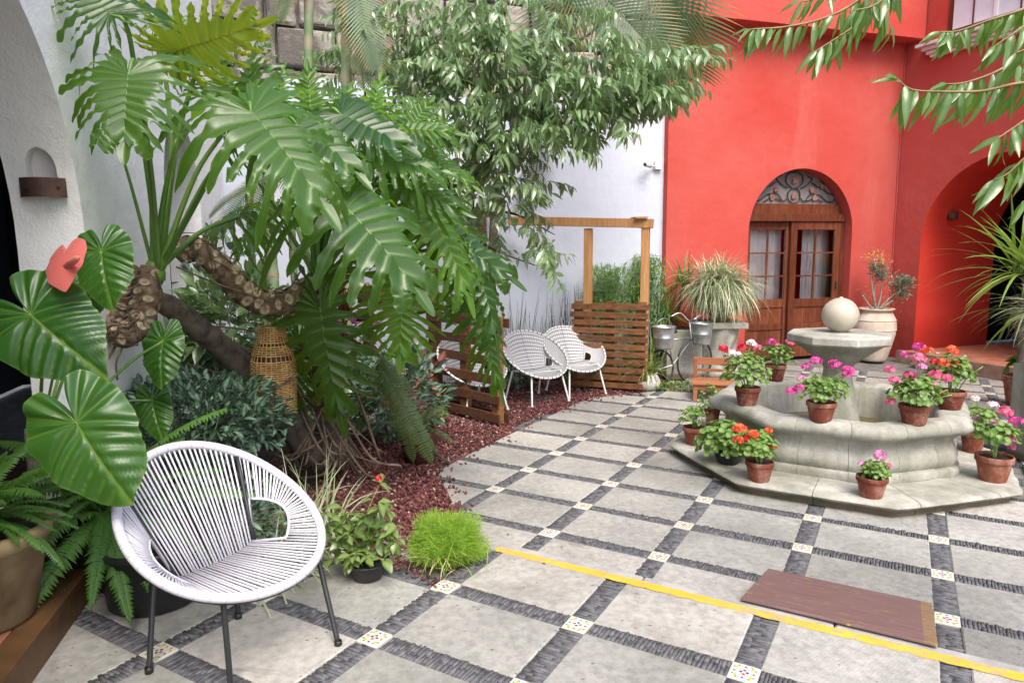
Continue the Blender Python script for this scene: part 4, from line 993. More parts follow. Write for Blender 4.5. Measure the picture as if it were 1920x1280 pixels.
def woven_chair(loc, rz, label, first=[None]):
    if first[0] is None:
        t = thing('woven_chair', (0, 0, 0), label, 'chair', 'striped woven chairs under the pergola')
        rim, target, E, TB, TS = shell_fn(.36, .37, .66, .0, .50, .30, .62)
        N, K = 120, 12; vs = []; uv = []
        for i in range(N + 1):
            th = -PI + 2 * PI * i / N
            for k in range(K + 1):
                vs.append(rim(th).lerp(target(th), k / K) + Vector((0, 0, -.02 * math.sin(PI * k / K)))); uv.append((i / N, k / K))
        fs = [(i * (K + 1) + k, (i + 1) * (K + 1) + k, (i + 1) * (K + 1) + k + 1, i * (K + 1) + k + 1) for i in range(N) for k in range(K)]
        o = MB().add(vs, fs).build('woven_shell', mWeave, t, True); ul = o.data.uv_layers.new(name='UVMap')
        for lp in o.data.loops: ul.data[lp.index].uv = uv[lp.vertex_index]
        sm = o.modifiers.new('t', 'SOLIDIFY'); sm.thickness = .006
        n = 72; rp = [rim(2 * PI * k / n) for k in range(n)]
        MB().tube(rp, .011, 8, closed=True).build('wrapped_rim', mWhiteMetal, t, True)
        m = MB()
        for k in range(44):
            th = 2 * PI * k / 44; m.tube([rim(th), rim(th + .022)], .0120, 8)
        stuff(m.build('rim_stripes', mBlackCord, t, True))
        for s in (1, -1): MB().tube([target(s * (TS + (TB - TS) * k / 20)) for k in range(21)], .008, 6).build('side_ring', mWhiteMetal, t, True)
        chair_legs(t, rim, mWhiteMetal, [(.27, .24), (.27, -.24), (-.25, .22), (-.25, -.22)], .010, False); first[0] = t
    else:
        t = copy_tree(first[0]); t['label'] = label
    t.location = loc; t.rotation_euler = (0, 0, rz); return t
zg = lambda x, y: groundz(x, y) + .012
def wch(x, y, rz, lb): woven_chair((x, y, zg(x, y)), rz, lb)
wch(.70, 7.66, -1.08, 'striped black and white woven chair nearest the slatted pallet on the right')
wch(.25, 7.28, -.98, 'striped woven chair in the middle, its rim overlapping the right-hand one')
wch(-.40, 6.90, -.95, 'striped woven chair mostly hidden behind the hanging leaf and left pallet')

# ------------------------------------------------------------------ pergola + pallets
pu = Vector((.94, -.342, 0)); pv = Vector((.342, .94, 0))
B1 = Vector((1.50, 7.80, -.02)); B2 = Vector((.885, 8.02, -.02))
pg = thing('pergola', (.7, 7.6, -.02), 'light pine pergola frame of posts and a crosswise top beam', 'pergola')
for b in (B1, B2): local(bev(MB().beam(b, b + Vector((0, 0, 1.845)), .088, .088, pu).build('post', mPine), .004), pg)
tl = Vector((-.02, 8.30, 1.93)); tr = B1 + Vector((0, 0, 1.885)) + pu * .08
local(bev(MB().beam(tl, tr, .11, .10).build('beam', mPine), .004), pg)
local(bev(MB().beam(B1 + Vector((0, 0, 1.95)) - pv * .10 - pu * .03, B1 + Vector((0, 0, 1.965)) + pv * .5 - pu * .2, .14, .022).build('top_board', mPine), .002), pg)
lp = Vector((-.80, 7.05, -.02))
for b in (lp, lp + pv * 1.2 + pu * .05): local(bev(MB().beam(b, b + Vector((0, 0, 2.0)), .09, .09, pu).build('post', mPallet), .004), pg)
local(bev(MB().beam(lp + Vector((0, 0, 2.04)) - pv * .15, lp + Vector((0, 0, 2.04)) + pv * 1.5, .09, .09).build('beam', mPine), .004), pg)
def pallet(p0, p1, h, rows, label, mat, mat2, sh_=.062):
    d = (p1 - p0); L = d.length; d.normalize(); n = Vector((d.y, -d.x, 0))   # n towards the viewer
    t = thing('pallet_screen', p0, label, 'pallet', 'upright wooden pallets beside the pergola seats')
    for k in range(rows):
        z = .06 + (h - .12) * k / (rows - 1); e = random.uniform(-.015, .015)
        for sgn in (1, -1):
            if sgn == -1 and k not in (0, rows - 1): continue
            a, b = p0 - d * (.02 + e) + n * .056 * sgn, p1 + d * (.02 - e * .5) + n * .056 * sgn
            local(bev(MB().beam(a + Vector((0, 0, z)), b + Vector((0, 0, z + random.uniform(-.006, .006))), .018, sh_).build('slat', mat), .003), t)
    for q in (.07, .5, .93):
        c = p0 + d * L * q; local(bev(MB().beam(c + Vector((0, 0, .0)), c + Vector((0, 0, h)), .09, .075, n).build('stringer', mat2), .004), t)
    return t
pallet(B1 - pu * .80 - pv * .075 , B1 + pu * .045 - pv * .075 , 1.02, 11, 'brown stained pallet standing upright in front of the pine posts', mPallet, mPallet)
pl0, pl1 = Vector((-.82, 7.02, -.01)), Vector((-.085, 6.23, -.01))
tpl = pallet(pl0, pl1, 1.0, 6, 'darker pallet standing upright under the big leaves, left of the woven chairs', mPalletDark, mPallet, .085)
# ------------------------------------------------------------------ ramp board
b0, b1 = gp(1392, 1122, .158), gp(1762, 1213, .158); b3, b2 = gp(1431, 1065, .012), gp(1753, 1132, .012)
cx = (b0 + b1 + b2 + b3) / 4; ux = ((b1 - b0) + (b2 - b3)).normalized(); uy = ((b3 - b0) + (b2 - b1)); wy_ = uy.length / 2; uy.normalize(); uy = (uy - ux * uy.dot(ux)).normalized(); uz = ux.cross(uy)
ob = MB().cbox((0, 0, 0), ((b1 - b0).length, wy_ * .98, .010), .002).build('ramp_board', mBoard); M_ = Matrix((ux, uy, uz)).transposed().to_4x4(); M_.translation = cx; ob.matrix_world = M_
tag(ob, 'brown painted board with yellow scrapes laid as a ramp down the step', 'board')
# ------------------------------------------------------------------ bench (small orange wooden chair)
def bench():
    c = Vector((2.15, 7.28, -.03)); t = thing('small_wooden_chair', c, 'small orange stained wooden chair beside the twisted pedestal', 'chair', None, -.25); t.scale = (.92, .92, .66)
    for x in (-.20, .20):
        for y, h in ((-.17, .30), (.17, .66)): bev(MB().box((x, y, h / 2), (.045, .045, h)).build('leg', mBench, t), .004)
    for k in range(4): bev(MB().box((0, -.165 + k * .11, .315), (.48, .10, .022)).build('seat_slat', mBench, t), .003)
    bev(MB().box((0, -.18, .26), (.36, .022, .08)).build('apron', mBench, t), .003)
    bev(MB().box((0, .165, .61), (.46, .024, .12)).build('back_rail', mBench, t), .003); bev(MB().box((0, .165, .46), (.36, .02, .05)).build('back_rail', mBench, t), .003)
bench()
# ------------------------------------------------------------------ jars, urn, twisted pedestal
def jar(loc, h, r, label, mat, plant=None, name='clay_jar', group=None):
    t = thing(name, loc, label, 'jar', group)
    MB().lathe([(0, 0), (r * .58, 0), (r * .64, h * .04), (r * .80, h * .25), (r * .97, h * .52), (r, h * .66), (r * .95, h * .80), (r * .80, h * .90), (r * .74, h * .93), (r * .74, h * .95), (r * .86, h * .97), (r * .88, h * .99), (r * .84, h), (r * .72, h), (r * .70, h * .85)], 40).build('jar_body', mat, t, True)
    for z in (.60, .78): MB().tube([(r * (1.0 if z < .7 else .965) * math.cos(a), r * (1.0 if z < .7 else .965) * math.sin(a), h * z) for a in np.linspace(0, 2 * PI, 41)[:-1]], .006, 5, closed=True).build('ridge', mat, t, True)
    MB().lathe([(0, h * .92), (r * .72, h * .91)], 16).build('soil', mSoil, t); return t
jp = gp(1641, 655, 0) ; jp = Vector((5.12, 9.68, 0))
jt = jar(jp, .74, .27, 'tall whitewashed clay jar holding a leggy succulent in the red corner', mJar)
def lance(nseg=5, w=.14, bend=.25, fold=.25, tip=1.):
    """leaf template along +y, length 1"""
    vs = []; fs = []; a = []
    for i in range(nseg + 1):
        t = i / nseg; ww = w * math.sin(PI * min(1, t ** .8 * .97 + .02)) ** .9 * (1 if t < 1 else .05); z = -bend * t * t
        vs += [(-ww, t, z + fold * ww), (0, t, z), (ww, t, z + fold * ww)]; a += [0, .9, 0]
    for i in range(nseg):
        for k in range(2): fs.append((3 * i + k, 3 * i + k + 1, 3 * i + 4 + k, 3 * i + 3 + k))
    return np.array(vs), np.array(fs), np.array(a)
mm = MB()
st_ = [((0, 0, .68), (-.06, 0, .95), (-.10, .0, 1.20), (-.06, 0, 1.33)), ((0, 0, .68), (.06, .02, .9), (.05, 0, 1.15), (.02, 0, 1.28)), ((0, 0, .68), (.12, 0, .82), (.26, 0, .95), (.33, 0, 1.02)), ((0, 0, .68), (-.12, 0, .8), (-.2, .0, .92)), ((0, 0, .68), (.1, -.05, .78), (.2, -.05, .85)), ((0, 0, .68), (-.03, .03, 1.), (.02, 0, 1.22))]
for s in st_: local(MB().tube(spline(s, 5), [.016 - .0006 * i for i in range((len(s) - 1) * 5 + 1)], 6).build('stem', simple('pale_grey_stem', (.26, .22, .18), (.36, .32, .27)), jt, True), jt).matrix_parent_inverse.identity()
SL = lance(2, .16, .1, .4)
def rosettes(parent, cs, mat, n, L, seed, up=.3, tmpl=None, w=1., av=None, name='foliage'):
    r = np.random.default_rng(seed); D = []; P = []; A = []
    for c in cs:
        d = r.normal(size=(n, 3)); d /= np.linalg.norm(d, axis=1, keepdims=True); d[:, 2] = np.abs(d[:, 2]) * .8 + up - .3; D.append(d); P.append(np.array(c[:3]) + d * L * .1 + r.normal(0, c[3] if len(c) > 3 else .01, (n, 3)))
    D = np.concatenate(D); P = np.concatenate(P); t = tmpl or SL
    V, Q, A = scatter(t[0], t[1], frames(D, np.array([0, 0, 1.]) + r.normal(0, .3, D.shape), L * r.uniform(.6, 1.2, len(D))), P, t[2] * (0 if av is None else 1), None if av is None else np.full(len(D), av))
    return stuff(np_mesh(name, V, Q, mat, parent, A, True))
rosettes(jt, [(.02, 0, 1.22, .06), (-.05, 0, 1.26, .05), (.33, 0, 1.02, .06), (.28, 0, 1.08, .05), (.40, 0, 1.1, .04), (.36, 0, .94, .05), (.05, 0, 1.17, .05)], mSucc, 120, .075, 3)
rosettes(jt, [(-.10, 0, 1.38, .07), (-.02, 0, 1.42, .06), (-.14, 0, 1.46, .05), (.06, 0, 1.37, .05)], leafmat('dry_yellow_flowers', (.42, .27, .08), (.6, .42, .16), (.6, .4, .1)), 50, .055, 4, name='dry_flowers')
rosettes(jt, [(-.2, 0, .93, .05), (.2, -.05, .87, .06), (.12, -.1, .8, .06), (-.05, -.1, .78, .05), (.26, 0, .84, .05)], leafmat('reddish_succulent', (.20, .17, .10), (.3, .22, .14), (.3, .3, .1)), 40, .05, 5)
jt2 = jar(PB(1.35, 1.15, .14), .55, .24, 'brown clay jar in the shadow of the arched passage', mPotBig)
# twisted pedestal with urn and variegated grass ball
pd = thing('twisted_pedestal', (2.56, 8.55, -.02), 'thick grey stone pedestal carved with twisting flutes', 'pedestal')
tw = MB(); nz_ = 26; nn_ = 48; vs = []
for i in range(nz_ + 1):
    z = .02 + .62 * i / nz_; base = .215 + .02 * math.cos(i / nz_ * 2 * PI)
    for k in range(nn_):
        a = 2 * PI * k / nn_; r = base + .035 * abs(math.sin((a * 4 - i / nz_ * 5.2) * 1.)) ; vs.append((r * math.cos(a), r * math.sin(a), z))
tw.add(vs, [(i * nn_ + k, i * nn_ + (k + 1) % nn_, (i + 1) * nn_ + (k + 1) % nn_, (i + 1) * nn_ + k) for i in range(nz_) for k in range(nn_)]); tw.build('twisted_shaft', mFount, pd, True)
bev(MB().box((0, 0, .01), (.56, .56, .06)).build('base_block', mFount, pd), .01); bev(MB().box((0, 0, .68), (.58, .58, .075)).build('cap_slab', mFount, pd), .012)
pd2 = thing('stone_planter', (2.12, 8.62, -.02), 'plain weathered stone planter behind the twisted pedestal', 'planter'); bev(MB().box((0, 0, .31), (.44, .44, .62)).build('planter_body', mFount, pd2), .012); MB().lathe([(.0, .625), (.2, .622)], 12).build('soil', mSoil, pd2)
def blades(n, base, L, el, w, seed, droop=1., seg=7, spread=.05, az=(0, 2 * PI), fold=.0, vari=None):
    r = np.random.default_rng(seed); Vs = []; Qs = []; As = []
    for i in range(n):
        a = r.uniform(*az); e = math.radians(r.uniform(*el)); l = r.uniform(*L); ww = r.uniform(.7, 1.2) * w
        p = np.array(base) + np.array([r.normal(0, spread), r.normal(0, spread), r.uniform(0, .02)]); d = np.array([math.cos(a) * math.cos(e), math.sin(a) * math.cos(e), math.sin(e)])
        side = np.array([-math.sin(a), math.cos(a), 0]); side = side + r.normal(0, .25, 3) * np.array([1, 1, .6]); side /= np.linalg.norm(side); o = len(Vs); dr = droop * r.uniform(.5, 1.3); val = r.random() if vari is None else r.uniform(*vari)
        for k in range(seg + 1):
            t = k / seg; q = ww * (1 - t ** 2.2) * (.55 + .45 * min(1, t * 5)) + .0004
            Vs += [p - side * q, p + side * q]; As += [val * .6 + .3 * (k % 2 == 0) * 0, val]
            d = d + np.array([0, 0, -dr / seg]); d /= np.linalg.norm(d); p = p + d * l / seg
        Qs += [(o + 2 * k, o + 2 * k + 1, o + 2 * k + 3, o + 2 * k + 2) for k in range(seg)]
    return Vs, Qs, As
def grass(name, parent, mat, *a, **k):
    V, Q, A = blades(*a, **k); return stuff(np_mesh(name, V, Q, mat, parent, A, True))
gb = thing('variegated_grass_urn', (2.56, 8.50, .705), 'big round ball of variegated spider grass in an urn on the twisted pedestal', 'potted plant', 'variegated grass balls')
MB().lathe([(0, 0), (.13, 0), (.12, .02), (.10, .05), (.17, .10), (.235, .20), (.25, .26), (.262, .28), (.262, .30), (.22, .30), (.20, .2)], 30).build('urn', mPotBig, gb, True)
MB().lathe([(0, .27), (.22, .26)], 14).build('soil', mSoil, gb)
grass('grass', gb, mVarieg, 2100, (0, 0, .42), (.38, .58), (-35, 78), .0072, 21, 1.9, spread=.10)
# second urn at right edge
ru = thing('variegated_grass_urn', (4.02, 4.95, .0), 'variegated spider grass and broad strap leaves in a planter cut by the right edge', 'potted plant', 'variegated grass balls')
mFS = mFount
bev(MB().box((0, 0, .36), (.44, .44, .72)).build('pedestal', mFS, ru), .012); MB().lathe([(0, .72), (.15, .72), (.13, .76), (.2, .84), (.25, .96), (.26, 1.0), (.22, 1.)], 26).build('urn', mPotBig, ru, True)
grass('grass', ru, mVarieg, 900, (0, 0, 1.12), (.26, .46), (-60, 78), .0052, 22, 1.25, spread=.08)
st2 = thing('strap_leaf_plant', (4.72, 6.35, -.02), 'tall green plant with long arching strap leaves in front of the dark arch', 'plant')
MB().tube([(0, 0, 0), (.02, 0, .7), (.0, 0, 1.35)], .035, 8).build('stem', mBark, st2, True)
grass('foliage', st2, mStrap, 90, (0, 0, 1.35), (.6, 1.0), (0, 80), .019, 23, 1.1, spread=.05, vari=(0, .45)); grass('foliage', st2, mStrap, 40, (0, 0, 1.0), (.4, .7), (-20, 50), .019, 24, 1.3, spread=.05, vari=(0, .3))
# terracotta pot at the right edge with big leaf
pot_plant(1928, 765, .0, 70, 710, (1925, 690, 30, .8), [], 'clay pot with glossy broad leaves cut by the right edge', group='clay pots at the right edge', name='clay_pot_plant', seed=31, nleaf=24, lsize=.07, leafm=mAnth)
# plants beside pedestal: green dracaena-like rosette clump and spider pot
dr = thing('green_dracaena', (1.95, 8.75, -.02), 'dark green strap leaved clump behind the bicycle against the red wall', 'plant')
for x, y, z, n, mt in ((0, 0, .75, 120, mStrap), (-.15, .1, .45, 100, mStrap), (.25, .1, 1.15, 90, mStrap), (.0, .0, .3, 60, mStrap)):
    MB().tube([(0, 0, 0), (x, y, z)], .02, 6).build('stem', mBark, dr, True); grass('foliage', dr, mt, n, (x, y, z), (.28, .5), (-20, 85), .011, int(z * 100), 1.4, spread=.05, vari=(0, .35))
sp = thing('spider_plant_pot', (1.55, 7.78, -.02), 'green spider plant in a small whitish patterned pot at the foot of the pallet', 'potted plant')
MB().lathe([(0, 0), (.10, 0), (.14, .05), (.145, .12), (.11, .18), (.10, .2), (.115, .21), (.09, .205)], 24).build('pot', simple('crazed_white_pot', (.42, .36, .34), (.62, .6, .56), 30, .5), sp, True)
grass('foliage', sp, mStrap, 95, (0, 0, .19), (.24, .46), (5, 88), .0075, 25, 1.5, spread=.035, vari=(.1, .7))
# ------------------------------------------------------------------ bicycle planter
bc = thing('bicycle_planter', (1.93, 8.05, -.02), 'small old bicycle carrying galvanised buckets, parked by the planter', 'bicycle', None, .5)
def wheel(x, y, r):
    w = thing_part = MB().tube([(x + r * math.cos(a), y, r + r * math.sin(a)) for a in np.linspace(0, 2 * PI, 41)[:-1]], .012, 6, closed=True).build('wheel', mBlackMetal, bc, True)
    m = MB()
    for k in range(16): a = 2 * PI * k / 16; m.tube([(x, y, r), (x + r * math.cos(a), y, r + r * math.sin(a))], .0018, 4)
    m.build('spokes', mZinc, w)
    MB().tube([(x, y - .03, r), (x, y + .03, r)], .015, 8).build('hub', mZinc, w, True)
wheel(.30, 0, .27); wheel(-.26, 0, .22)
for pts in ([(-.26, 0, .22), (-.05, 0, .25), (.22, 0, .52)], [(-.05, 0, .25), (-.12, 0, .62)], [(-.12, 0, .55), (.2, 0, .56)], [(.30, 0, .27), (.24, 0, .50), (.20, 0, .76)], [(-.26, 0, .22), (-.12, 0, .55)]): MB().tube(pts, .010, 8).build('frame_tube', mZinc, bc, True)
MB().tube(spline([(.08, .2, .80), (.2, .16, .84), (.20, 0, .76), (.2, -.16, .84), (.08, -.2, .80)], 5), .009, 8).build('handlebar', mZinc, bc, True)
bev(MB().box((-.12, 0, .65), (.2, .1, .04)).build('saddle', mBlackPlastic, bc), .015)
for x, y in ((-.28, -.1), (.34, -.06)):
    o = MB().lathe([(0, .48), (.10, .48), (.105, .50), (.118, .60), (.122, .605), (.118, .61), (.13, .72), (.137, .725), (.137, .735), (.125, .73), (.11, .55)], 28, (x, y, .0)).build('bucket', mZinc, bc, True)
    MB().tube([(x - .13, y, .72), (x - .08, y, .80), (x, y, .83), (x + .08, y, .80), (x + .13, y, .72)], .003, 5).build('bucket_handle', mZinc, o, True)

# ================================================================== PHILODENDRON
def phil_leaf_mesh(seed, nl=6, droop=.16, curl=.12, wide=.55, mat=None, cut=.40, nk=0.):
    r = np.random.default_rng(seed); V = []; Q = []; A = []
    def patch(rows, att):
        o = len(V)
        for rw, at_ in zip(rows, att): V.extend(rw); A.extend(at_)
        for j in range(len(rows) - 1):
            for c in range(6): Q.append((o + 7 * j + c, o + 7 * j + c + 1, o + 7 * j + 8 + c, o + 7 * j + 7 + c))
    CS = (-1, -.66, -.33, 0, .33, .66, 1)
    lastS = {}
    for s in (1, -1):
        L = []
        for k, (ang, ln) in enumerate(((163, .46), (146, .62), (128, .66), (109, .62))): L.append((math.radians(ang + r.uniform(-4, 4)), ln * wide / .55 * r.uniform(.88, 1.1), 0.))
        for i in range(nl):
            t = i / nl; L.append((math.radians(90 - 55 * t + r.uniform(-5, 5)), wide * (1 - .52 * t ** 1.3) * r.uniform(.85, 1.12), .06 + t * .66))
        nb = len(L) + 1; B = []
        for k in range(nb):
            if k == 0: a, ln, y = math.radians(176), .10, 0.
            elif k == nb - 1: a, ln, y = L[-1][0] - math.radians(16), .34 * L[-1][1], .79
            else: a = (L[k - 1][0] + L[k][0]) / 2; ln = (cut + r.uniform(-.09, .09)) * min(L[k - 1][1], L[k][1]); y = (L[k - 1][2] + L[k][2]) / 2
            B.append((np.array([0, y]), np.array([math.sin(a) * s * ln, y + math.cos(a) * ln])))
        lastS[s] = B[-1][1]
        for k, (ang, ln, y0) in enumerate(L):
            (m0, s0), (m1, s1) = B[k], B[k + 1]; rows = []; att = []; lift = .0
            for j in range(7):
                t = j / 6; p0 = m0 + (s0 - m0) * t; p1 = m1 + (s1 - m1) * t; rw = []; at_ = []
                for c in CS:
                    q = p0 + (p1 - p0) * (c + 1) / 2; wd = np.linalg.norm(p1 - p0); rw.append((q[0], q[1], .22 * wd * (abs(c) ** 1.3) * .8)); at_.append(.6 * (1 - .5 * t) if c == 0 else 0)
                rows.append(rw); att.append(at_)
            w0 = np.linalg.norm(s1 - s0) / 2; ax = (s0 + s1) / 2; axd = np.array([math.sin(ang) * s, math.cos(ang)]); base = np.array([0, y0]); rem = max(.05, ln - np.linalg.norm(ax - base)); z0e = .22 * 2 * w0 * .8
            nrow = 15; a = ang; p = ax.copy(); st = rem / nrow; ph = r.uniform(0, 6); fr = r.uniform(10, 17); amp = r.uniform(.010, .024); tipd = r.uniform(.2, 1.8) * curl; bend = r.uniform(-.05, .45); tw = r.uniform(-1.3, 1.3); neck = r.uniform(.42, .60) - nk; side0 = (s1 - s0) / (2 * w0)
            for j in range(1, nrow + 1):
                t = j / nrow; a -= bend / nrow; p = p + np.array([math.sin(a) * s, math.cos(a)]) * st
                hw = w0 * (neck + (1 - neck) * math.exp(-(t / .16) ** 2) + .10 * math.sin(PI * t)) * (1 + .24 * math.sin(t * fr + ph) * min(1, t * 4))
                hw = min(hw, .07)if t > .3 else hw
                if t > .72: hw *= math.sqrt(max(0.0, 1 - ((t - .72) / .285) ** 2))
                hw = max(hw, .002); n2 = np.array([math.cos(a), -math.sin(a) * s]) * (1 if np.dot(side0, [math.cos(a), -math.sin(a) * s]) > 0 else -1)
                k_ = min(1, t / .25); n2 = side0 * (1 - k_) + n2 * k_; n2 /= np.linalg.norm(n2); rw = []; at_ = []
                for c in CS:
                    ac = abs(c); z = (z0e * (1 - k_) + .014 * k_) * ac ** 1.3 + amp * math.sin(t * fr * 1.4 + ph + (2 if c > 0 else 0)) * ac ** 2 * k_ - tipd * t * t * rem * 2 + tw * c * hw * t
                    q = p + n2 * c * hw; rw.append((q[0], q[1], z)); at_.append((.28 * (1 - t * .6) if ac == 0 else 0) + (.45 if ac == 1 else 0))
                rows.append(rw); att.append(at_)
            patch(rows, att)
    s0, s1 = lastS[-1], lastS[1]; rows = []; att = []
    for j in range(4):
        t = j / 3; p0 = np.array([0, .79]) + (s0 - np.array([0, .79])) * t; p1 = np.array([0, .79]) + (s1 - np.array([0, .79])) * t; wd = np.linalg.norm(p1 - p0); rows.append([(*(p0 + (p1 - p0) * (c + 1) / 2), .2 * wd * abs(c)) for c in CS]); att.append([.5 if c == 0 else 0 for c in CS])
    ax = (s0 + s1) / 2; w0 = np.linalg.norm(s1 - s0) / 2
    for j in range(1, 11):
        t = j / 10; hw = max(.002, w0 * (1 - .25 * t) * math.sqrt(max(0, 1 - t ** 3))); rows.append([(ax[0] + c * hw, ax[1] + t * (1.06 - ax[1]), .4 * w0 * abs(c) * (1 - t)) for c in CS]); att.append([.4 if c == 0 else (.5 if abs(c) == 1 else 0) for c in CS])
    patch(rows, att)
    # midrib
    o = len(V)
    for j in range(12):
        t = j / 11; w = .016 * (1 - t) + .003
        for c, z in ((-1, -.004), (0, .010), (1, -.004)): V.append((c * w * .7, -.02 + t * .90, z + .003)); A.append(1.)
    for j in range(11):
        for c in range(2): Q.append((o + 3 * j + c, o + 3 * j + c + 1, o + 3 * j + 4 + c, o + 3 * j + 3 + c))
    V = np.array(V); z = V[:, 2] - droop * np.maximum(0, V[:, 1]) ** 2 * 1.0 - .16 * np.abs(V[:, 0]) ** 1.8 + .03 * np.abs(V[:, 0]); V[:, 2] = z
    me_o = np_mesh('leaf', V, Q, None, None, A, True); me = me_o.data; bpy.data.objects.remove(me_o); me.materials.append(mat or mPhil); return me
PV = [phil_leaf_mesh(11, 7, .10, .30, .62), phil_leaf_mesh(12, 7, .14, .40, .58), phil_leaf_mesh(13, 7, .30, .55, .52, None, .30, .08), phil_leaf_mesh(14, 7, .05, .22, .58), phil_leaf_mesh(16, 6, .18, .5, .60)]
PVB = [phil_leaf_mesh(21, 8, .12, .3, .60, mPhilB, .30, .06), phil_leaf_mesh(22, 8, .25, .5, .56, mPhilB, .28, .08)]
BRIGHT = {5: 1, 8: 0, 9: 0, 12: 1, 14: 0, 16: 1, 20: 0, 27: 1, 28: 0, 29: 1, 7: 0}
PVY = phil_leaf_mesh(15, 7, .08, .10, .50, mPhilYel)
ph = thing('philodendron', (-.95, 4.3, .05), 'huge split-leaf philodendron with scarred snaking trunk and aerial roots', 'plant')
def scar_trunk(pts, radii, n=16, name='trunk', scars=True):
    c = spline(pts, 10); k = len(c); rs = [np.interp(i / (k - 1), np.linspace(0, 1, len(radii)), radii) for i in range(k)]
    o = MB().tube(c, [r * (1 + .05 * math.sin(i * 1.9)) for i, r in enumerate(rs)], n).build(name, mScar if scars else mBark, None, True); local(o, ph)
    if scars:
        V = []; Q = []; A = []; L = 0; ga = 0
        for i in range(1, k - 1):
            seg = (c[i + 1] - c[i]); Ls = seg.length; nsc = max(1, int(Ls / .0095))
            for j in range(nsc):
                ga += 2.4 + random.uniform(-.3, .3); p = c[i].lerp(c[i + 1], j / nsc); t = seg.normalized(); u = t.orthogonal().normalized(); v = t.cross(u); nn = u * math.cos(ga) + v * math.sin(ga); w = t.cross(nn); r = rs[i]
                b = len(V); k0 = random.uniform(.92, 1.2); e1, e2 = k0 * .034 * r / .07, k0 * random.uniform(.019, .027) * r / .07
                for q in range(10):
                    a = 2 * PI * q / 10; V.append(p + nn * (r * .97) + t * math.sin(a) * e2 * 1.25 + w * math.cos(a) * e1 * 1.2); A.append(0)
                for q in range(10):
                    a = 2 * PI * q / 10; V.append(p + nn * (r * 1.045) + t * math.sin(a) * e2 + w * math.cos(a) * e1); A.append(.15)
                for q in range(10):
                    a = 2 * PI * q / 10; V.append(p + nn * (r * 1.015) + t * math.sin(a) * e2 * .8 + w * math.cos(a) * e1 * .8); A.append(random.uniform(.7, 1))
                V.append(p + nn * (r * 1.03)); A.append(.2)
                for q in range(10):
                    q2 = (q + 1) % 10; Q += [(b + q, b + q2, b + 10 + q2, b + 10 + q), (b + 10 + q, b + 10 + q2, b + 20 + q2, b + 20 + q)]
                for q in range(0, 10, 2): Q.append((b + 20 + q, b + 20 + q + 1, b + 20 + (q + 2) % 10, b + 30))
        so = stuff(np_mesh('leaf_scars', np.array(V), Q, mScar, None, A)); so.parent = o; so.matrix_parent_inverse = Matrix.Identity(4)
        so.matrix_parent_inverse = o.matrix_parent_inverse.inverted() @ Matrix.Identity(4) if False else Matrix.Identity(4)
    return o
scar_trunk([at(285, 500, 3.55), at(275, 560, 3.52), at(262, 600, 3.50), at(235, 628, 3.45), at(215, 600, 3.52), at(225, 545, 3.60), at(250, 505, 3.70)], [.052, .062, .066, .06, .062, .06, .05])
scar_trunk([at(330, 480, 3.75), at(360, 462, 3.80), at(410, 498, 3.88), at(450, 540, 3.98), at(490, 567, 4.05), at(535, 566, 4.12), at(575, 545, 4.18), at(600, 522, 4.22)], [.045, .058, .066, .070, .072, .074, .072, .06])
scar_trunk([at(250, 560, 3.75), at(310, 570, 3.85), at(370, 615, 4.05), at(430, 665, 4.25), at(520, 760, 4.45), at(590, 860, 4.55)], [.05, .06, .07, .075, .085, .10], scars=False)
scar_trunk([at(620, 870, 4.62), at(622, 790, 4.6), at(612, 700, 4.5), at(600, 560, 4.3)], [.14, .11, .09, .06], scars=False)
def root(pts, r=.008, name='aerial_root'): return local(MB().tube(spline(pts, 8), r, 5).build(name, mRoot, None, True), ph)
root([at(225, 632, 3.45), at(210, 660, 3.45), at(192, 690, 3.42)], .007); root([at(235, 632, 3.43), at(228, 655, 3.43), at(218, 680, 3.4), at(220, 712, 3.4)], .005)
for sgn in range(7):
    y0 = 520 + sgn * 16; root([at(212 + 3 * sgn % 7, y0, 3.44), at(235, y0 + 8, 3.38), at(262, y0 - 4, 3.44)], .004)
root([at(200, 620, 3.4), at(205, 612, 3.36), at(222, 610, 3.36), at(218, 628, 3.38), at(206, 630, 3.4)], .006)
for k in range(30):
    x0, x1 = random.uniform(300, 560), random.uniform(450, 720); y0 = random.uniform(590, 760)
    Ya = random.uniform(4.25, 4.5)
    root([at(x0, y0, Ya), at((x0 + x1) / 2 + random.uniform(-30, 30), y0 + random.uniform(40, 90), Ya + .15), at(x1, random.uniform(800, 880), 4.55)], random.uniform(.004, .010))
for k in range(16):
    x0 = random.uniform(560, 660); x1 = random.uniform(500, 760)
    root([at(x0, random.uniform(760, 800), 4.45), at((x0 + x1) / 2, random.uniform(830, 880), 4.3), at(x1, random.uniform(850, 900), 4.35), at(x1 + random.uniform(-30, 30), 895, 4.5)], random.uniform(.005, .010))
def fibres(px, n, r0):
    c = spline([at(*q) for q in px], 12)
    for k in range(n):
        i0 = random.randrange(0, len(c) - 14); L_ = random.randrange(8, 14); ph0 = random.uniform(0, 6); w = random.uniform(-.35, .35); pts = []
        for j in range(L_):
            t = (c[i0 + j + 1] - c[i0 + j]).normalized(); u = t.orthogonal().normalized(); v = t.cross(u); a = ph0 + w * j; rr_ = r0 * (1.08 + .25 * random.random() * (j in (0, L_ - 1)) + .05 * math.sin(j)); pts.append(c[i0 + j] + (u * math.cos(a) + v * math.sin(a)) * rr_)
        root(pts, random.uniform(.0018, .004))
fibres([(285, 500, 3.55), (275, 560, 3.52), (262, 600, 3.50), (235, 628, 3.45), (215, 600, 3.52), (225, 545, 3.60), (250, 505, 3.70)], 34, .062)
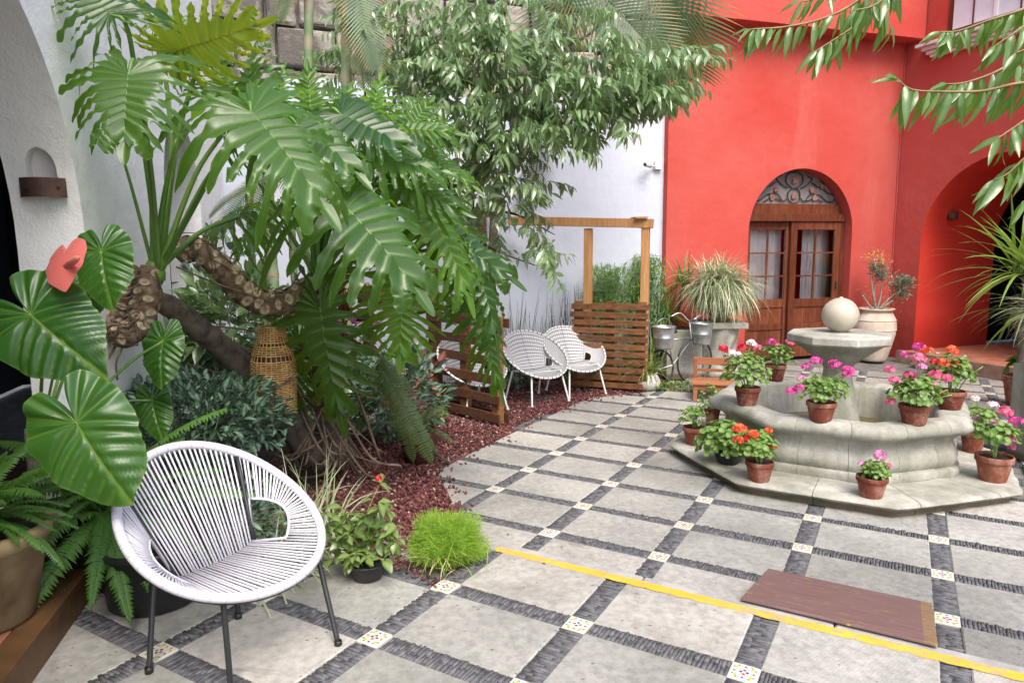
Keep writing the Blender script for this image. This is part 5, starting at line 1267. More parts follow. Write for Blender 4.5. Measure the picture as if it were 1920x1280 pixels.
fibres([(330, 480, 3.75), (360, 462, 3.80), (410, 498, 3.88), (450, 540, 3.98), (490, 567, 4.05), (535, 566, 4.12), (575, 545, 4.18), (600, 522, 4.22)], 30, .070)
root([at(330, 500, 3.7), at(430, 540, 3.85), at(520, 560, 4.0), at(570, 500, 4.1)], .005); root([at(450, 720, 4.0), at(500, 735, 4.0), at(560, 700, 4.1)], .008)
CR1 = at(289, 512, 3.55); CR2 = at(596, 528, 4.22); CR3 = at(640, 640, 4.5)
# (base px, tip px, depth base, depth tip, variant, crown, facing, roll, width)
LV = [
 ((240, 140), (226, 285), 2.95, 2.72, 0, 1, (.2, -1, .25), 0, 1.15),
 ((472, 212), (636, 392), 3.15, 2.92, 1, 1, (-.1, -.75, .65), .35, 1.05),
 ((647, 388), (812, 552), 3.45, 3.22, 1, 2, (-.15, -.8, .6), .35, 1.05),
 ((205, 25), (112, -60), 3.1, 3.2, 3, 1, (.2, -.8, .5), 0, 1.15),
 ((330, 95), (506, 42), 3.45, 3.35, 'y', 1, (.0, -.7, -.7), .2, 1.0),
 ((345, 60), (250, 10), 3.5, 3.6, 'y', 1, (.0, -.7, .7), .2, 1.0),
 ((455, 215), (478, 70), 3.45, 3.65, 3, 1, (-.35, -.9, .2), .2, .95),
 ((420, 190), (405, 75), 3.55, 3.7, 3, 1, (.3, -.9, .2), -.2, .9),
 ((585, 225), (572, 108), 3.8, 3.9, 3, 2, (.3, -.9, .3), .3, 1.1),
 ((695, 235), (712, 128), 3.95, 4.05, 3, 2, (-.2, -.95, .2), 0, 1.),
 ((640, 215), (780, 275), 3.75, 3.55, 0, 2, (-.05, -.55, .85), -.1, 1.1),
 ((560, 235), (690, 320), 3.6, 3.4, 1, 2, (-.1, -.6, .8), .1, 1.),
 ((735, 245), (862, 232), 4.0, 3.9, 0, 2, (0, -.85, .5), 0, 1.0),
 ((700, 300), (850, 310), 3.7, 3.6, 1, 2, (.1, -.85, .5), .35, 1.0),
 ((790, 285), (905, 350), 4.1, 4.0, 3, 2, (.1, -.8, .6), .2, 1.15),
 ((745, 345), (880, 395), 3.8, 3.65, 1, 2, (.1, -.85, .5), -.3, 1.0),
 ((800, 390), (905, 560), 3.95, 3.75, 1, 2, (.25, -.85, .45), .2, 1.3),
 ((820, 440), (985, 520), 4.1, 4.0, 0, 2, (.1, -.8, .55), .1, 1.1),
 ((880, 480), (960, 640), 4.05, 3.9, 2, 2, (.3, -.9, .3), .3, 1.2),
 ((895, 590), (950, 745), 4.1, 3.95, 2, 3, (.1, -.95, .2), .1, .85),
 ((755, 535), (748, 690), 4.15, 4.0, 2, 2, (.1, -.85, .5), 0, 1.25),
 ((600, 580), (634, 815), 4.08, 3.95, 2, 2, (.05, -.95, .3), 0, .95),
 ((560, 640), (545, 800), 4.5, 4.4, 2, 3, (0, -.9, .3), 0, .7),
 ((445, 405), (345, 455), 3.95, 4.0, 2, 1, (0, -.6, .8), 0, .9),
 ((520, 395), (400, 470), 4.6, 4.6, 2, 2, (0, -.7, .7), 0, .8),
 ((640, 330), (560, 420), 4.2, 4.2, 2, 2, (0, -.7, .7), 0, .8),
 ((670, 430), (640, 520), 4.4, 4.4, 2, 2, (.1, -.8, .5), 0, .9),
 ((630, 230), (655, 140), 3.9, 4.0, 3, 2, (.1, -.95, .2), .2, 1.1),
 ((760, 250), (815, 178), 4.0, 4.1, 3, 2, (.1, -.9, .3), -.2, 1.),
 ((525, 215), (520, 105), 3.7, 3.8, 3, 2, (-.2, -.9, .3), 0, .9),
]
ctrl = {0: (-.05, .30), 1: (.1, .25)}
for i, (b, e, Yb, Ye, var, cr, nf, roll, wd_) in enumerate(LV):
    B, T = at(b[0], b[1], Yb), at(e[0], e[1], Ye); me = PVY if var == 'y' and i == 4 else (PVB[BRIGHT[i]] if i in BRIGHT else PV[4 if i % 3 == 2 else var])
    o = link('leaf', me, None, None); M_ = frame1(B, T, nf, None, roll); L_ = (T - B).length
    M_ = M_ @ Matrix.Diagonal((wd_ * (1 if L_ > .3 else 1.3) * (.68 if i in (14, 15, 16, 17, 18, 19) else .92), 1, 1, 1)); o.matrix_world = M_; o.parent = ph; o.matrix_parent_inverse = ph.matrix_basis.inverted()
    if me is PVY: o['label'] = 'yellowing leaf with brown flecks'
    c = {1: CR1, 2: CR2, 3: CR3}[cr]; c = c + Vector((random.uniform(-.03, .03), random.uniform(-.02, .03), random.uniform(-.02, .03)))
    d = (T - B).normalized(); mid = c.lerp(B, .5) + Vector((0, 0, .05 + .02 * (B - c).length)) + Vector((0, .06, 0)); pre = B - d * .10 + Vector((0, .05, -.02))
    pts = spline([c, mid, B.lerp(pre, .9), B + Vector((0, 0, -.004))], 7) if (B - c).length > .35 else spline([c, mid, B], 6)
    rs = list(np.linspace(.016, .007, len(pts))); p = local(MB().tube(pts, rs, 8).build('leaf_stalk', mPetiole, None, True), ph)
# a few bare thick stalks rising from the crowns
for px, py, Yv, cr, r_ in ((283, 290, 3.4, CR1, .018), (330, 262, 3.45, CR1, .020), (196, 190, 3.3, CR1, .011), (570, 345, 4.1, CR2, .02), (596, 330, 4.15, CR2, .026), (622, 350, 4.2, CR2, .022), (700, 480, 4.1, CR2, .016), (500, 395, 4.1, CR2, .016), (415, 250, 3.5, CR2, .013)):
    e = at(px, py, Yv); pts = spline([cr, cr.lerp(e, .5) + Vector((0, 0, .05)), e], 7); local(MB().tube(pts, list(np.linspace(r_, r_ * .35, len(pts))), 8).build('leaf_stalk', mPetiole, None, True), ph)
for cr in (CR1, CR2): local(MB().lathe([(.0, -.05), (.05, -.04), (.055, .0), (.035, .05), (.0, .1)], 12, cr).build('crown_sheath', mPetiole, None, True), ph)

# ================================================================== ANTHURIUM
def heart_mesh(seed, mat, ruff=.03, pl=1.):
    r = np.random.default_rng(seed); ang = np.radians([0, 12, 30, 55, 80, 105, 130, 150, 163, 172, 178]); rad = [1., .88, .73, .60, .54, .52, .53, .56, .50, .26, .04]
    V = [(0, 0, 0)]; A = [1.]; Q = []; NA_ = 145; NR = 22; ph_ = r.uniform(0, 6)
    vein = np.radians([0, 24, 48, 74, 102, 135])
    for i in range(NR):
        t = (i + 1) / NR
        for k in range(NA_):
            a = -math.radians(178) + math.radians(356) * k / (NA_ - 1); R_ = float(np.interp(abs(a), ang, rad)) * (1 + .02 * math.sin(a * 9 + ph_)); x, y = math.sin(a) * R_ * t, math.cos(a) * R_ * t
            ax_ = abs(x); yk = y - .42 * ax_ - .35 * ax_ * ax_; dl = min(abs(yk - q) for q in (0., .13, .28, .44, .60, .75)) * .9; dr = float(np.min(np.abs(np.radians([104, 128, 150]) - abs(a)))) * t * R_
            dv = min(dl if abs(a) < 1.75 else 9, dr if abs(a) > 1.6 else 9, ax_ * 1.2)
            z = pl * .042 * (1 - math.exp(-(dv / .045) ** 2)) * min(1, t * 2.2) - .05 * t ** 3 - ruff * t ** 3 * math.sin(a * 7 + ph_) - .16 * max(0, y) ** 2.2 - .12 * x * x
            V.append((x, y, z)); A.append(max(0, 1 - dv / (.018 if ax_ < .02 else .010)) * (.9 if ax_ < .02 else .55) + (.35 if i == NR - 1 else 0))
    n0 = 1
    for k in range(NA_ - 1): Q.append((0, n0 + k, n0 + k + 1, 0))
    for i in range(NR - 1):
        for k in range(NA_ - 1): a = n0 + i * NA_ + k; Q.append((a, a + NA_, a + NA_ + 1, a + 1))
    T = [(q[0], q[1], q[2]) for q in Q[:NA_ - 1]]; me = bpy.data.meshes.new('leaf'); me.from_pydata(V, [], T + Q[NA_ - 1:]); x = me.attributes.new('v', 'FLOAT', 'POINT'); x.data.foreach_set('value', np.array(A, 'f')); me.materials.append(mat); me.polygons.foreach_set('use_smooth', [True] * len(me.polygons)); return me
HM = [heart_mesh(3, mAnth), heart_mesh(4, mAnth, .04)]
an = thing('anthurium', (-1.98, 2.75, NZ + .12), 'anthurium with glossy heart-shaped leaves and one salmon pink flower at the left edge', 'plant')
acr = Vector((-1.98, 2.78, .75))
def aleaf(b, e, Yb, Ye, nf, wd_=1., v=0, roll=0, lab=None, crown=None):
    B, T = at(*b, Yb), at(*e, Ye); o = link('leaf', HM[v], None, None); o.matrix_world = frame1(B, T, nf, None, roll) @ Matrix.Diagonal((wd_, 1, 1, 1)); o.parent = an; o.matrix_parent_inverse = an.matrix_basis.inverted()
    c = crown or acr; p = local(MB().tube(spline([c, c.lerp(B, .6) + Vector((0, .06, .06)), B], 6), .0065, 6).build('leaf_stalk', mPetiole, None, True), an); return o
aleaf((57, 590), (184, 702), 2.30, 2.24, (-.05, -.85, .5), .98)
aleaf((143, 793), (238, 950), 2.12, 2.06, (.0, -.85, .5), .95, 1)
aleaf((190, 472), (200, 574), 2.75, 2.65, (.0, -.85, .5), .92)
aleaf((150, 520), (178, 595), 2.9, 2.85, (.3, -.8, .3), .95, 1)
aleaf((305, 640), (296, 728), 3.15, 3.05, (0, -.9, .4), .8, 1); aleaf((285, 750), (300, 825), 3.2, 3.1, (.1, -.9, .3), .75)
spm = heart_mesh(8, mSpathe, .004, .12); o = link('spathe', spm, None, None); o.matrix_world = frame1(at(120, 478, 2.35), at(108, 536, 2.25), (-.5, -.8, .3), None, .3) @ Matrix.Diagonal((1.05, 1, 1, 1)); o.parent = an; o.matrix_parent_inverse = an.matrix_basis.inverted()
local(MB().tube(spline([at(124, 500, 2.33), at(134, 492, 2.28), at(147, 482, 2.24)], 5), [.012] * 8 + [.011, .009, .005], 8).build('spadix', simple('pink_spadix', (.62, .12, .10), (.7, .25, .18), 20), None, True), an)
local(MB().tube(spline([acr, at(128, 560, 2.5), at(122, 480, 2.36)], 6), .005, 6).build('flower_stalk', mPetiole, None, True), an)
MB().tube([(0, 0, -.1), (0, .02, .35), (.0, .03, .62)], .03, 8).build('stem', mBark, an, True)

# ================================================================== FERNS
def frond_mesh(seed, n=34, w=.15, droop=.9, mat=None, L=1., name='frond', pw=.021):
    r = np.random.default_rng(seed); V = []; Q = []; A = []; p = np.array([0., 0, 0]); d = np.array([0, 1., .35]); d /= np.linalg.norm(d); C = []
    for k in range(n + 1): C.append((p.copy(), d.copy())); d = d + np.array([.0, 0, -droop / n]); d /= np.linalg.norm(d); p = p + d * L / n
    for k, (c, dd) in enumerate(C):
        t = k / n; ln = w * math.sin(PI * min(1, .12 + t * .86)) ** .7 * (1 if t < .96 else .5); up = np.cross(np.array([1., 0, 0]), dd)
        for s in (1, -1):
            l = ln * r.uniform(.88, 1.1); o = len(V); side = np.array([s, 0, 0]); ax = side * .97 + dd * .22 - up * .12 + r.normal(0, .06, 3); a2 = dd
            hw = pw * .5
            for (q, ww, zz) in ((0, .7, 0), (.35, 1., .012), (.7, .8, .0), (1., .1, -.02)):
                b = c + ax * l * q + up * zz
                V += [b - a2 * hw * ww, b + a2 * hw * ww]; A += [.0, .25 if q > .9 else 0]
            Q += [(o, o + 1, o + 3, o + 2), (o + 2, o + 3, o + 5, o + 4), (o + 4, o + 5, o + 7, o + 6)]
    for k in range(n):
        (a, d1), (b, d2) = C[k], C[k + 1]; o = len(V); V += [a + np.array([-.003, 0, .002]), a + np.array([.003, 0, .002]), b + np.array([.003, 0, .002]), b + np.array([-.003, 0, .002])]; A += [.6] * 4; Q.append((o, o + 1, o + 2, o + 3))
    ob = np_mesh(name, np.array(V), Q, None, None, A, True); me = ob.data; bpy.data.objects.remove(ob); me.materials.append(mat or mFern); return me
FR = [frond_mesh(1, 44, .088, 1.0, pw=.025), frond_mesh(2, 44, .08, 1.7, pw=.025), frond_mesh(3, 44, .075, 2.4, pw=.025)]
def fern(t, c, lst, meshes=FR):
    for (az, el, L, v, rl) in lst:
        o = link('frond', meshes[v], None, t); d = Vector((math.cos(az) * math.cos(el), math.sin(az) * math.cos(el), math.sin(el)))
        M_ = frame1(Vector(c), Vector(c) + d, (0, 0, 1), L, rl); o.matrix_basis = M_
big = Vector((-1.93, 2.36, NZ + .128))
bf = thing('boston_fern_pot', big, 'large mossy clay pot overflowing with boston fern on the terracotta step', 'potted plant')
MB().lathe([(0, 0), (.15, 0), (.165, .02), (.20, .20), (.225, .30), (.24, .31), (.245, .35), (.22, .36), (.20, .30)], 36).build('pot', mPotBig, bf, True); MB().lathe([(0, .33), (.21, .32)], 16).build('soil', mSoil, bf)
rr = np.random.default_rng(4)
fern(bf, (0, 0, .34), [(rr.uniform(0, 2 * PI), rr.uniform(.4, 1.35), rr.uniform(.30, .50), int(rr.integers(0, 2)), rr.uniform(-.4, .4)) for _ in range(30)] + [(-1.2 + .45 * k, .7, .34, 2, .3) for k in range(0, 6)] + [(-2.4 + .22 * k, .35, .30 + .05 * (k % 3), k % 3, .2) for k in range(14)])
bf2 = thing('boston_fern_pot', (-1.82, 2.95, NZ), 'boston fern in a dark pot behind the white chair, beside the step', 'potted plant')
MB().lathe([(0, 0), (.14, 0), (.19, .2), (.2, .26), (.17, .26)], 28).build('pot', mBlackPlastic, bf2, True)
fern(bf2, (0, 0, .28), [(rr.uniform(0, 2 * PI), rr.uniform(.0, 1.3), rr.uniform(.4, .75), int(rr.integers(0, 3)), rr.uniform(-.4, .4)) for _ in range(40)])
tb_ = thing('black_plastic_tub', (-1.52, 2.78, NZ), 'big black plastic tub in the shade behind the white string chair', 'tub')
MB().lathe([(0, 0), (.17, 0), (.185, .01), (.215, .24), (.23, .25), (.23, .27), (.21, .27), (.2, .2), (.0, .2)], 32).build('tub_body', mBlackPlastic, tb_, True)
# variegated plant at the left edge
va = thing('variegated_leaf_plant', (-1.62, 1.92, NZ + .0), 'cream edged variegated plant cut by the left edge', 'plant')
MB().tube([(0, 0, 0), (-.1, .02, .4), (-.12, .0, .95)], .012, 6).build('stem', mStem, va, True)
grass('foliage', va, mVarieg, 16, (-.11, 0, .86), (.16, .26), (-20, 60), .022, 41, 1.6, spread=.04, vari=(.35, 1.)); grass('foliage', va, mVarieg, 16, (-.11, 0, .52), (.16, .24), (-20, 60), .022, 42, 1.6, spread=.04, vari=(.35, 1.))
grass('foliage', va, mVarieg, 12, (-.08, 0, .3), (.16, .24), (-20, 60), .02, 43, 1.6, spread=.04, vari=(.35, 1.))
# hanging fern frond clump and its dark pot near the trunk
hf = thing('sword_fern_pot', (-.72, 5.15, -.0), 'dark pot by the gravel edge under long drooping sword fern fronds', 'potted plant')
MB().lathe([(0, 0), (.11, 0), (.15, .2), (.16, .24), (.13, .24)], 26).build('pot', simple('dark_red_clay', (.07, .02, .015), (.12, .04, .03), 9), hf, True)
SF = [frond_mesh(7, 40, .12, .8, mFernDark, pw=.019), frond_mesh(8, 40, .12, 1.3, mFernDark, pw=.019)]
def bigfrond(b, e, Yb, Ye, v=0, nf=(0, -1, .5), sc=1.15):
    B, T = at(*b, Yb), at(*e, Ye); o = link('frond', SF[v], None, None); M_ = frame1(B, T, nf, (T - B).length * sc); o.matrix_world = M_; o.parent = hf; o.matrix_parent_inverse = hf.matrix_basis.inverted()
for q in (((712, 675), (800, 850), 4.7, 4.55, 0), ((700, 690), (790, 800), 4.8, 4.7, 1), ((735, 700), (770, 850), 4.9, 4.8, 0), ((700, 660), (770, 730), 4.7, 4.6, 1), ((690, 700), (745, 790), 4.9, 4.9, 1), ((700, 620), (640, 690), 4.9, 4.9, 1), ((780, 790), (815, 845), 4.8, 4.7, 1)): bigfrond(*q)
fern(hf, (0, 0, .22), [(rr.uniform(0, 2 * PI), rr.uniform(.2, 1.3), rr.uniform(.2, .4), int(rr.integers(0, 2)), 0) for _ in range(14)], SF)

# ================================================================== BED PLANTS
LT = lance(4, .26, .25, .35)
def bush(name, loc, rad, n, size, mat, label, cat='plant', tmpl=LT, group=None, seed=1, stems=6, dirup=.4, shell=.3, stemmat=None):
    t = thing(name, loc, label, cat, group); r = np.random.default_rng(seed)
    d = r.normal(size=(n, 3)); d /= np.linalg.norm(d, axis=1, keepdims=True); q = shell + (1 - shell) * r.random(n) ** .5
    L = d * q[:, None] * np.array(rad) + np.array([0, 0, rad[2]]); L[:, 2] = np.maximum(L[:, 2], .01)
    dd = d + r.normal(0, .5, (n, 3)) + np.array([0, 0, dirup]); V, Q, A = scatter(tmpl[0], tmpl[1], frames(dd, np.array([0, 0, 1.]) + r.normal(0, .4, (n, 3)), size * r.uniform(.6, 1.2, n)), L, tmpl[2])
    stuff(np_mesh('foliage', V, Q, mat, t, A, True)); m = MB()
    for k in range(stems):
        e = L[r.integers(0, n)]; m.tube(spline([(e[0] * .1, e[1] * .1, 0), (e[0] * .5, e[1] * .4, e[2] * .6), tuple(e)], 4), .004, 5)
    m.build('stems', stemmat or mStem, t, True).name = 'stem'; return t
bush('dark_leafy_ground_cover', at(385, 870, 3.75) * 1., (.50, .35, .26), 1700, .062, mDarkLeaf, 'low mass of dark green silvery veined leaves below the leaning trunk', seed=2)
bush('dark_leafy_ground_cover', (-2.2, 4.6, .05), (.5, .4, .45), 700, .09, mDarkLeaf, 'darker bushy foliage deep in the bed against the arcade wall', seed=3)
bush('dark_leafy_ground_cover', (-1.42, 3.22, .08), (.42, .22, .22), 700, .055, mDarkLeaf, 'dark green undergrowth added to darken the gap behind the white string chair', seed=22)  # shrub added to stand in for the dark shade behind the chair
bush('light_green_bed_shrub', at(440, 640, 4.9) + Vector((0, 0, -.25)), (.42, .35, .38), 600, .13, mTree, 'light green leafy shrub behind the scarred trunk', seed=5)
bush('light_green_bed_shrub', (-1.7, 5.9, .0), (.6, .4, .5), 600, .14, mTree, 'taller mid green shrub deep in the bed behind the wicker lampshade', seed=6)
bush('light_green_bed_shrub', (-.95, 5.7, .0), (.4, .35, .42), 500, .11, mDarkLeaf, 'dark shrub filling the shade beside the left pallet', seed=61)
bush('light_green_bed_shrub', (-2.75, 6.5, .0), (.5, .5, .9), 500, .14, mDarkLeaf, 'tall dark shrub in the corner where arcade and garden wall meet', seed=62)
p_ = at(650, 640, 4.8)
bush('red_leaf_croton', (p_.x, p_.y, p_.z - .05), (.26, .2, .22), 150, .15, mCroton, 'croton shrub with dark red leaves in the shade right of the wicker lampshade', seed=7, tmpl=lance(4, .30, .2, .3))
bush('red_leaf_croton', (-.85, 6.4, .25), (.25, .2, .2), 60, .12, mCroton, 'small dark red plant in the shade left of the left pallet', seed=71, tmpl=lance(4, .30, .2, .3))
bush('gravel_weed', gp(826, 790, -.01), (.09, .08, .05), 30, .07, mGer, 'little green weed growing in the gravel at the foot of the left pallet', seed=8)
bush('gravel_weed', gp(1075, 722, -.01), (.14, .1, .06), 60, .07, mGer, 'low green weed between the legs of the right woven chair', seed=9)
# liriope behind the chair
lr = thing('silvery_grass_clump', (-1.02, 3.28, .10), 'clump of thin silvery variegated grass behind the white string chair', 'grass plant'); grass('foliage', lr, mVarieg, 190, (0, 0, 0), (.30, .55), (15, 88), .0050, 51, 1.6, spread=.07, vari=(.1, .75))
lr = thing('silvery_grass_clump', (-1.05, 2.92, NZ), 'smaller grass tuft seen through the side hole of the white chair', 'grass plant'); grass('foliage', lr, mVarieg, 110, (0, 0, 0), (.2, .36), (10, 85), .0045, 52, 1.8, spread=.05, vari=(.2, .8))
# begonia in black pot with red flower
bg = pot_plant(685, 1092, NZ, 84, 1052, (682, 1005, 58, .9), [], 'begonia with serrated leaves and one red flower in a black plastic bowl', group='small plants at the gravel edge', mat=mBlackPlastic, bowl=True, name='begonia_pot', leafm=mBegonia, seed=14, nleaf=8, lsize=.05)
r = np.random.default_rng(5); s_ = 1.8e-3; D = []; P = []; tw = []
tips = [(640, 950), (625, 985), (650, 1000), (615, 1010), (690, 960), (712, 905), (735, 950), (742, 985), (725, 1000), (700, 1010), (670, 1020), (655, 1040), (735, 1030), (630, 1040), (712, 940), (750, 1010), (680, 985), (610, 960), (665, 965), (640, 1060), (720, 1050), (612, 1050), (690, 1045)]
bl = bg.location
for x, y in tips:
    e = at(x, y, bl.y + r.uniform(-.12, .08)) - bl; b = Vector((r.normal(0, .03), r.normal(0, .03), .06)); pts = spline([b, b.lerp(e, .5) + Vector((0, 0, .03)), e], 4); tw.append(pts)
    for k in range(9):
        q = pts[-1 - int(r.integers(0, 5))]; D.append((r.normal(0, 1), r.normal(-.3, .8), r.normal(-.15, .5))); P.append(tuple(q))
m = MB()
for p in tw: m.tube(p, .0028, 5)
m.build('stem', mTwig, bg, True)
BT = lance(6, .30, .35, .25); V, Q, A = scatter(BT[0], BT[1], frames(np.array(D), np.array([0, -.2, 1.]) + r.normal(0, .3, (len(D), 3)), r.uniform(.035, .070, len(D))), np.array(P), BT[2]); stuff(np_mesh('leaves', V, Q, mBegonia, bg, A, True)).name = 'foliage'
hd = link('flower_head', HEADS['crimson'][0], None, bg); hd.location = at(710, 897, bl.y) - bl; hd.scale = (.55,) * 3
# lime feathery bush
LF = lance(1, .045, .0, .0)
lb = thing('lime_feathery_bush', gp(832, 1065, NZ) + Vector((0, .10, 0)), 'round lime green feathery bush at the left end of the yellow line', 'plant', 'small plants at the gravel edge'); r = np.random.default_rng(9); n = 17000
d = r.normal(size=(n, 3)); d /= np.linalg.norm(d, axis=1, keepdims=True); lump = 1 + .20 * np.sin(d[:, 0] * 4 + 1) * np.sin(d[:, 2] * 5 + .6) + .13 * np.sin(d[:, 1] * 9 + d[:, 0] * 8) + .10 * d[:, 0]; q = (.40 + .55 * r.random(n) ** .45) * lump
L = d * q[:, None] * np.array([.175, .15, .115]) + np.array([0, 0, .10]); k_ = L[:, 2] > -.01; L = L[k_]; d = d[k_]; n = len(L)
dd = d + r.normal(0, .75, (n, 3)) + np.array([0, 0, .3]); tv = np.array([(-.035, 0, 0), (.035, 0, 0), (.03, 1, -.1), (-.03, 1, -.1)]); V, Q, A = scatter(tv, [(0, 1, 2, 3)], frames(dd, r.normal(size=(n, 3)), .020 * r.uniform(.5, 1.9, n)), L); stuff(np_mesh('foliage', V, Q, mLime, lb, None))
grass('stray_blades', lb, mLime, 50, (0, 0, .05), (.12, .19), (15, 80), .0022, 61, 1.6, spread=.09, vari=(0, 0)); grass('dead_blades', lb, simple('dead_grass', (.35, .27, .14), (.5, .42, .25), 20), 40, (-.05, -.08, .04), (.08, .16), (-10, 50), .002, 62, 1.5, spread=.07)
m = MB()
for k in range(14): e = L[r.integers(0, n)]; m.tube([(0, 0, 0), tuple(e * .5), tuple(e * .9)], .003, 4)
m.build('stem', mStem, lb, True)
# thin hose/root across the gravel
hs = MB().tube(spline([gp(700, 812, .03), gp(760, 815, .02), gp(800, 840, .02), gp(845, 868, .015)], 8), .008, 6).build('fallen_root', mRoot, None, True); tag(hs, 'thin pale root lying across the gravel to the corner of the paving', 'root')
# horsetails along the white wall
ht = thing('horsetail_clump', (.6, 8.55, -.02), 'thin dark horsetail stems standing along the foot of the white wall', 'plant'); m = MB(); r = np.random.default_rng(12)
for k in range(250):
    t = r.choice([-.75, -.5, -.28, 0., .2, .45, .62]) + r.normal(0, .07); x = t; y = .30 * t + r.uniform(-.1, .08); hh = r.uniform(.35, 1.05) * (1.15 if abs(t - .05) < .25 or abs(t + .5) < .12 else .8); lx, ly = r.normal(0, .09, 2); m.tube([(x, y, 0), (x + lx * .4, y + ly * .4, hh * .5), (x + lx, y + ly, hh)], [.0062, .005, .002], 4)
stuff(m.build('stem', mHorse, ht, True))
ht2 = thing('horsetail_clump', (1.75, 8.75, -.02), 'bluish thin reeds behind the right post in front of the white wall', 'plant'); m = MB()
for k in range(60): x, y = r.normal(0, .07, 2); lx, ly = r.normal(0, .08, 2); hh = r.uniform(.7, 1.35); m.tube([(x, y, 0), (x + lx * .4, y, hh * .5), (x + lx, y + ly, hh)], [.006, .005, .002], 4)
stuff(m.build('stem', simple('blue_green_reed', (.16, .24, .2), (.3, .38, .34), 12), ht2, True))
# bamboo shrub behind the pergola posts
for (x, y, h, rx, lbl, sd) in ((1.22, 8.72, 1.02, .34, 'fluffy bamboo shrub behind the pergola between the two posts', 81), (1.72, 8.85, 1.10, .26, 'slimmer fluffy bamboo shrub behind the right post beside the red wall', 82)):
    t = thing('bamboo_shrub', (x, y, -.02), lbl, 'shrub'); r = np.random.default_rng(sd); m = MB()
    for k in range(22): a, b = r.normal(0, .07, 2); m.tube([(a * .5, b * .5, 0), (a, b, h * .6), (a * 2.6, b * 2, h * r.uniform(.95, 1.3))], [.006, .005, .002], 4)
    m.build('stem', mBamboo, t, True); n = 2800; L = np.stack([r.normal(0, rx * .48, n), r.normal(0, .15, n), r.uniform(h * .62, h * 1.38, n)], 1); kk = np.abs(L[:, 0]) < rx * (1 - ((L[:, 2] - h) / (h * .5)) ** 2 * .7); L = L[kk]; n = len(L)
    tb = lance(3, .09, .25, .2); V, Q, A = scatter(tb[0], tb[1], frames(r.normal(0, 1, (n, 3)) + np.array([0, 0, -.1]), np.array([0, 0, 1.]) + r.normal(0, .3, (n, 3)), r.uniform(.05, .10, n)), L, tb[2]); stuff(np_mesh('foliage', V, Q, mBamboo, t, A))
bush('low_green_bed_plants', (1.15, 8.45, -.02), (.5, .2, .26), 500, .10, mGer, 'mixed low green plants showing between the slats of the right pallet', seed=90)
bush('low_green_bed_plants', (-.1, 8.0, -.02), (.5, .2, .2), 300, .10, mDarkLeaf, 'low dark leafy plants behind the woven chairs', seed=91)
bush('low_green_bed_plants', (1.85, 7.75, -.02), (.3, .15, .05), 220, .05, mGer, 'creeping ground cover between the spider plant pot and the small chair', seed=92)

# ================================================================== WILLOWY TREE
tr_ = thing('willowy_tree', (-.45, 7.3, -.02), 'slender tree with a broad crown of narrow drooping leaves over the seating', 'tree')
tb0 = Vector((-.45, 7.3, 0))
def brn(pts, r0, r1, name='branch'): c = spline(pts, 8); return local(MB().tube(c, list(np.linspace(r0, r1, len(c))), 8).build(name, mBark, None, True), tr_)
brn([tb0, at(870, 560, 7.2), at(880, 420, 7.0), at(890, 260, 6.8), at(930, 90, 6.6), at(960, -60, 6.6)], .06, .02, 'trunk')
brn([at(880, 420, 7.0), at(820, 300, 6.7), at(770, 180, 6.6), at(758, 0, 6.6)], .035, .012); brn([at(885, 330, 6.9), at(960, 260, 6.4), at(1080, 200, 6.1), at(1240, 140, 5.9)], .03, .006)
brn([at(885, 300, 6.9), at(1000, 130, 6.5), at(1110, 60, 6.4), at(1140, 0, 6.4)], .025, .006); brn([at(880, 400, 7), at(960, 400, 6.6), at(1040, 440, 6.3)], .02, .004)
brn([at(880, 440, 7), at(930, 470, 6.8), at(1010, 500, 6.5)], .016, .004); brn([at(870, 350, 7), at(740, 330, 6.9), at(690, 200, 6.9), at(670, 60, 6.9)], .022, .006)
SG = []  # sprig template: twig with drooping leaves
def sprig(seed, nleaf=13, L=.34):
    r = np.random.default_rng(seed); t = lance(4, .15, .38, .28); Vs = []; Qs = []; As = []; p = np.array([0., 0, 0]); d = np.array([0, 1., .15])
    for k in range(nleaf):
        a = k * 2.4 + r.uniform(-.4, .4); s = math.cos(a); dr = np.array([s * .8, .45, -.55 + .35 * math.sin(a)]) + r.normal(0, .12, 3)
        V, Q, A = scatter(t[0], t[1], frames(dr[None], np.array([0, .1, 1.]) + r.normal(0, .2, 3), np.array([r.uniform(.10, .145) * (1 if k < nleaf - 3 else .75)])), p[None], t[2]); Qs.append(Q + sum(len(v) for v in Vs)); Vs.append(V); As.append(A); p = p + d / np.linalg.norm(d) * L / nleaf; d = d + np.array([r.normal(0, .05), 0, -.05])
    V = np.concatenate(Vs); Q = np.concatenate(Qs); A = np.concatenate(As); o = len(V); e = p; w = .0018
    V = np.concatenate([V, np.array([(-w, 0, 0), (w, 0, 0), (e[0] + w, e[1], e[2]), (e[0] - w, e[1], e[2])])]); Q = np.concatenate([Q, [[o, o + 1, o + 2, o + 3]]]); A = np.concatenate([A, [.3] * 4]); return V, Q, A
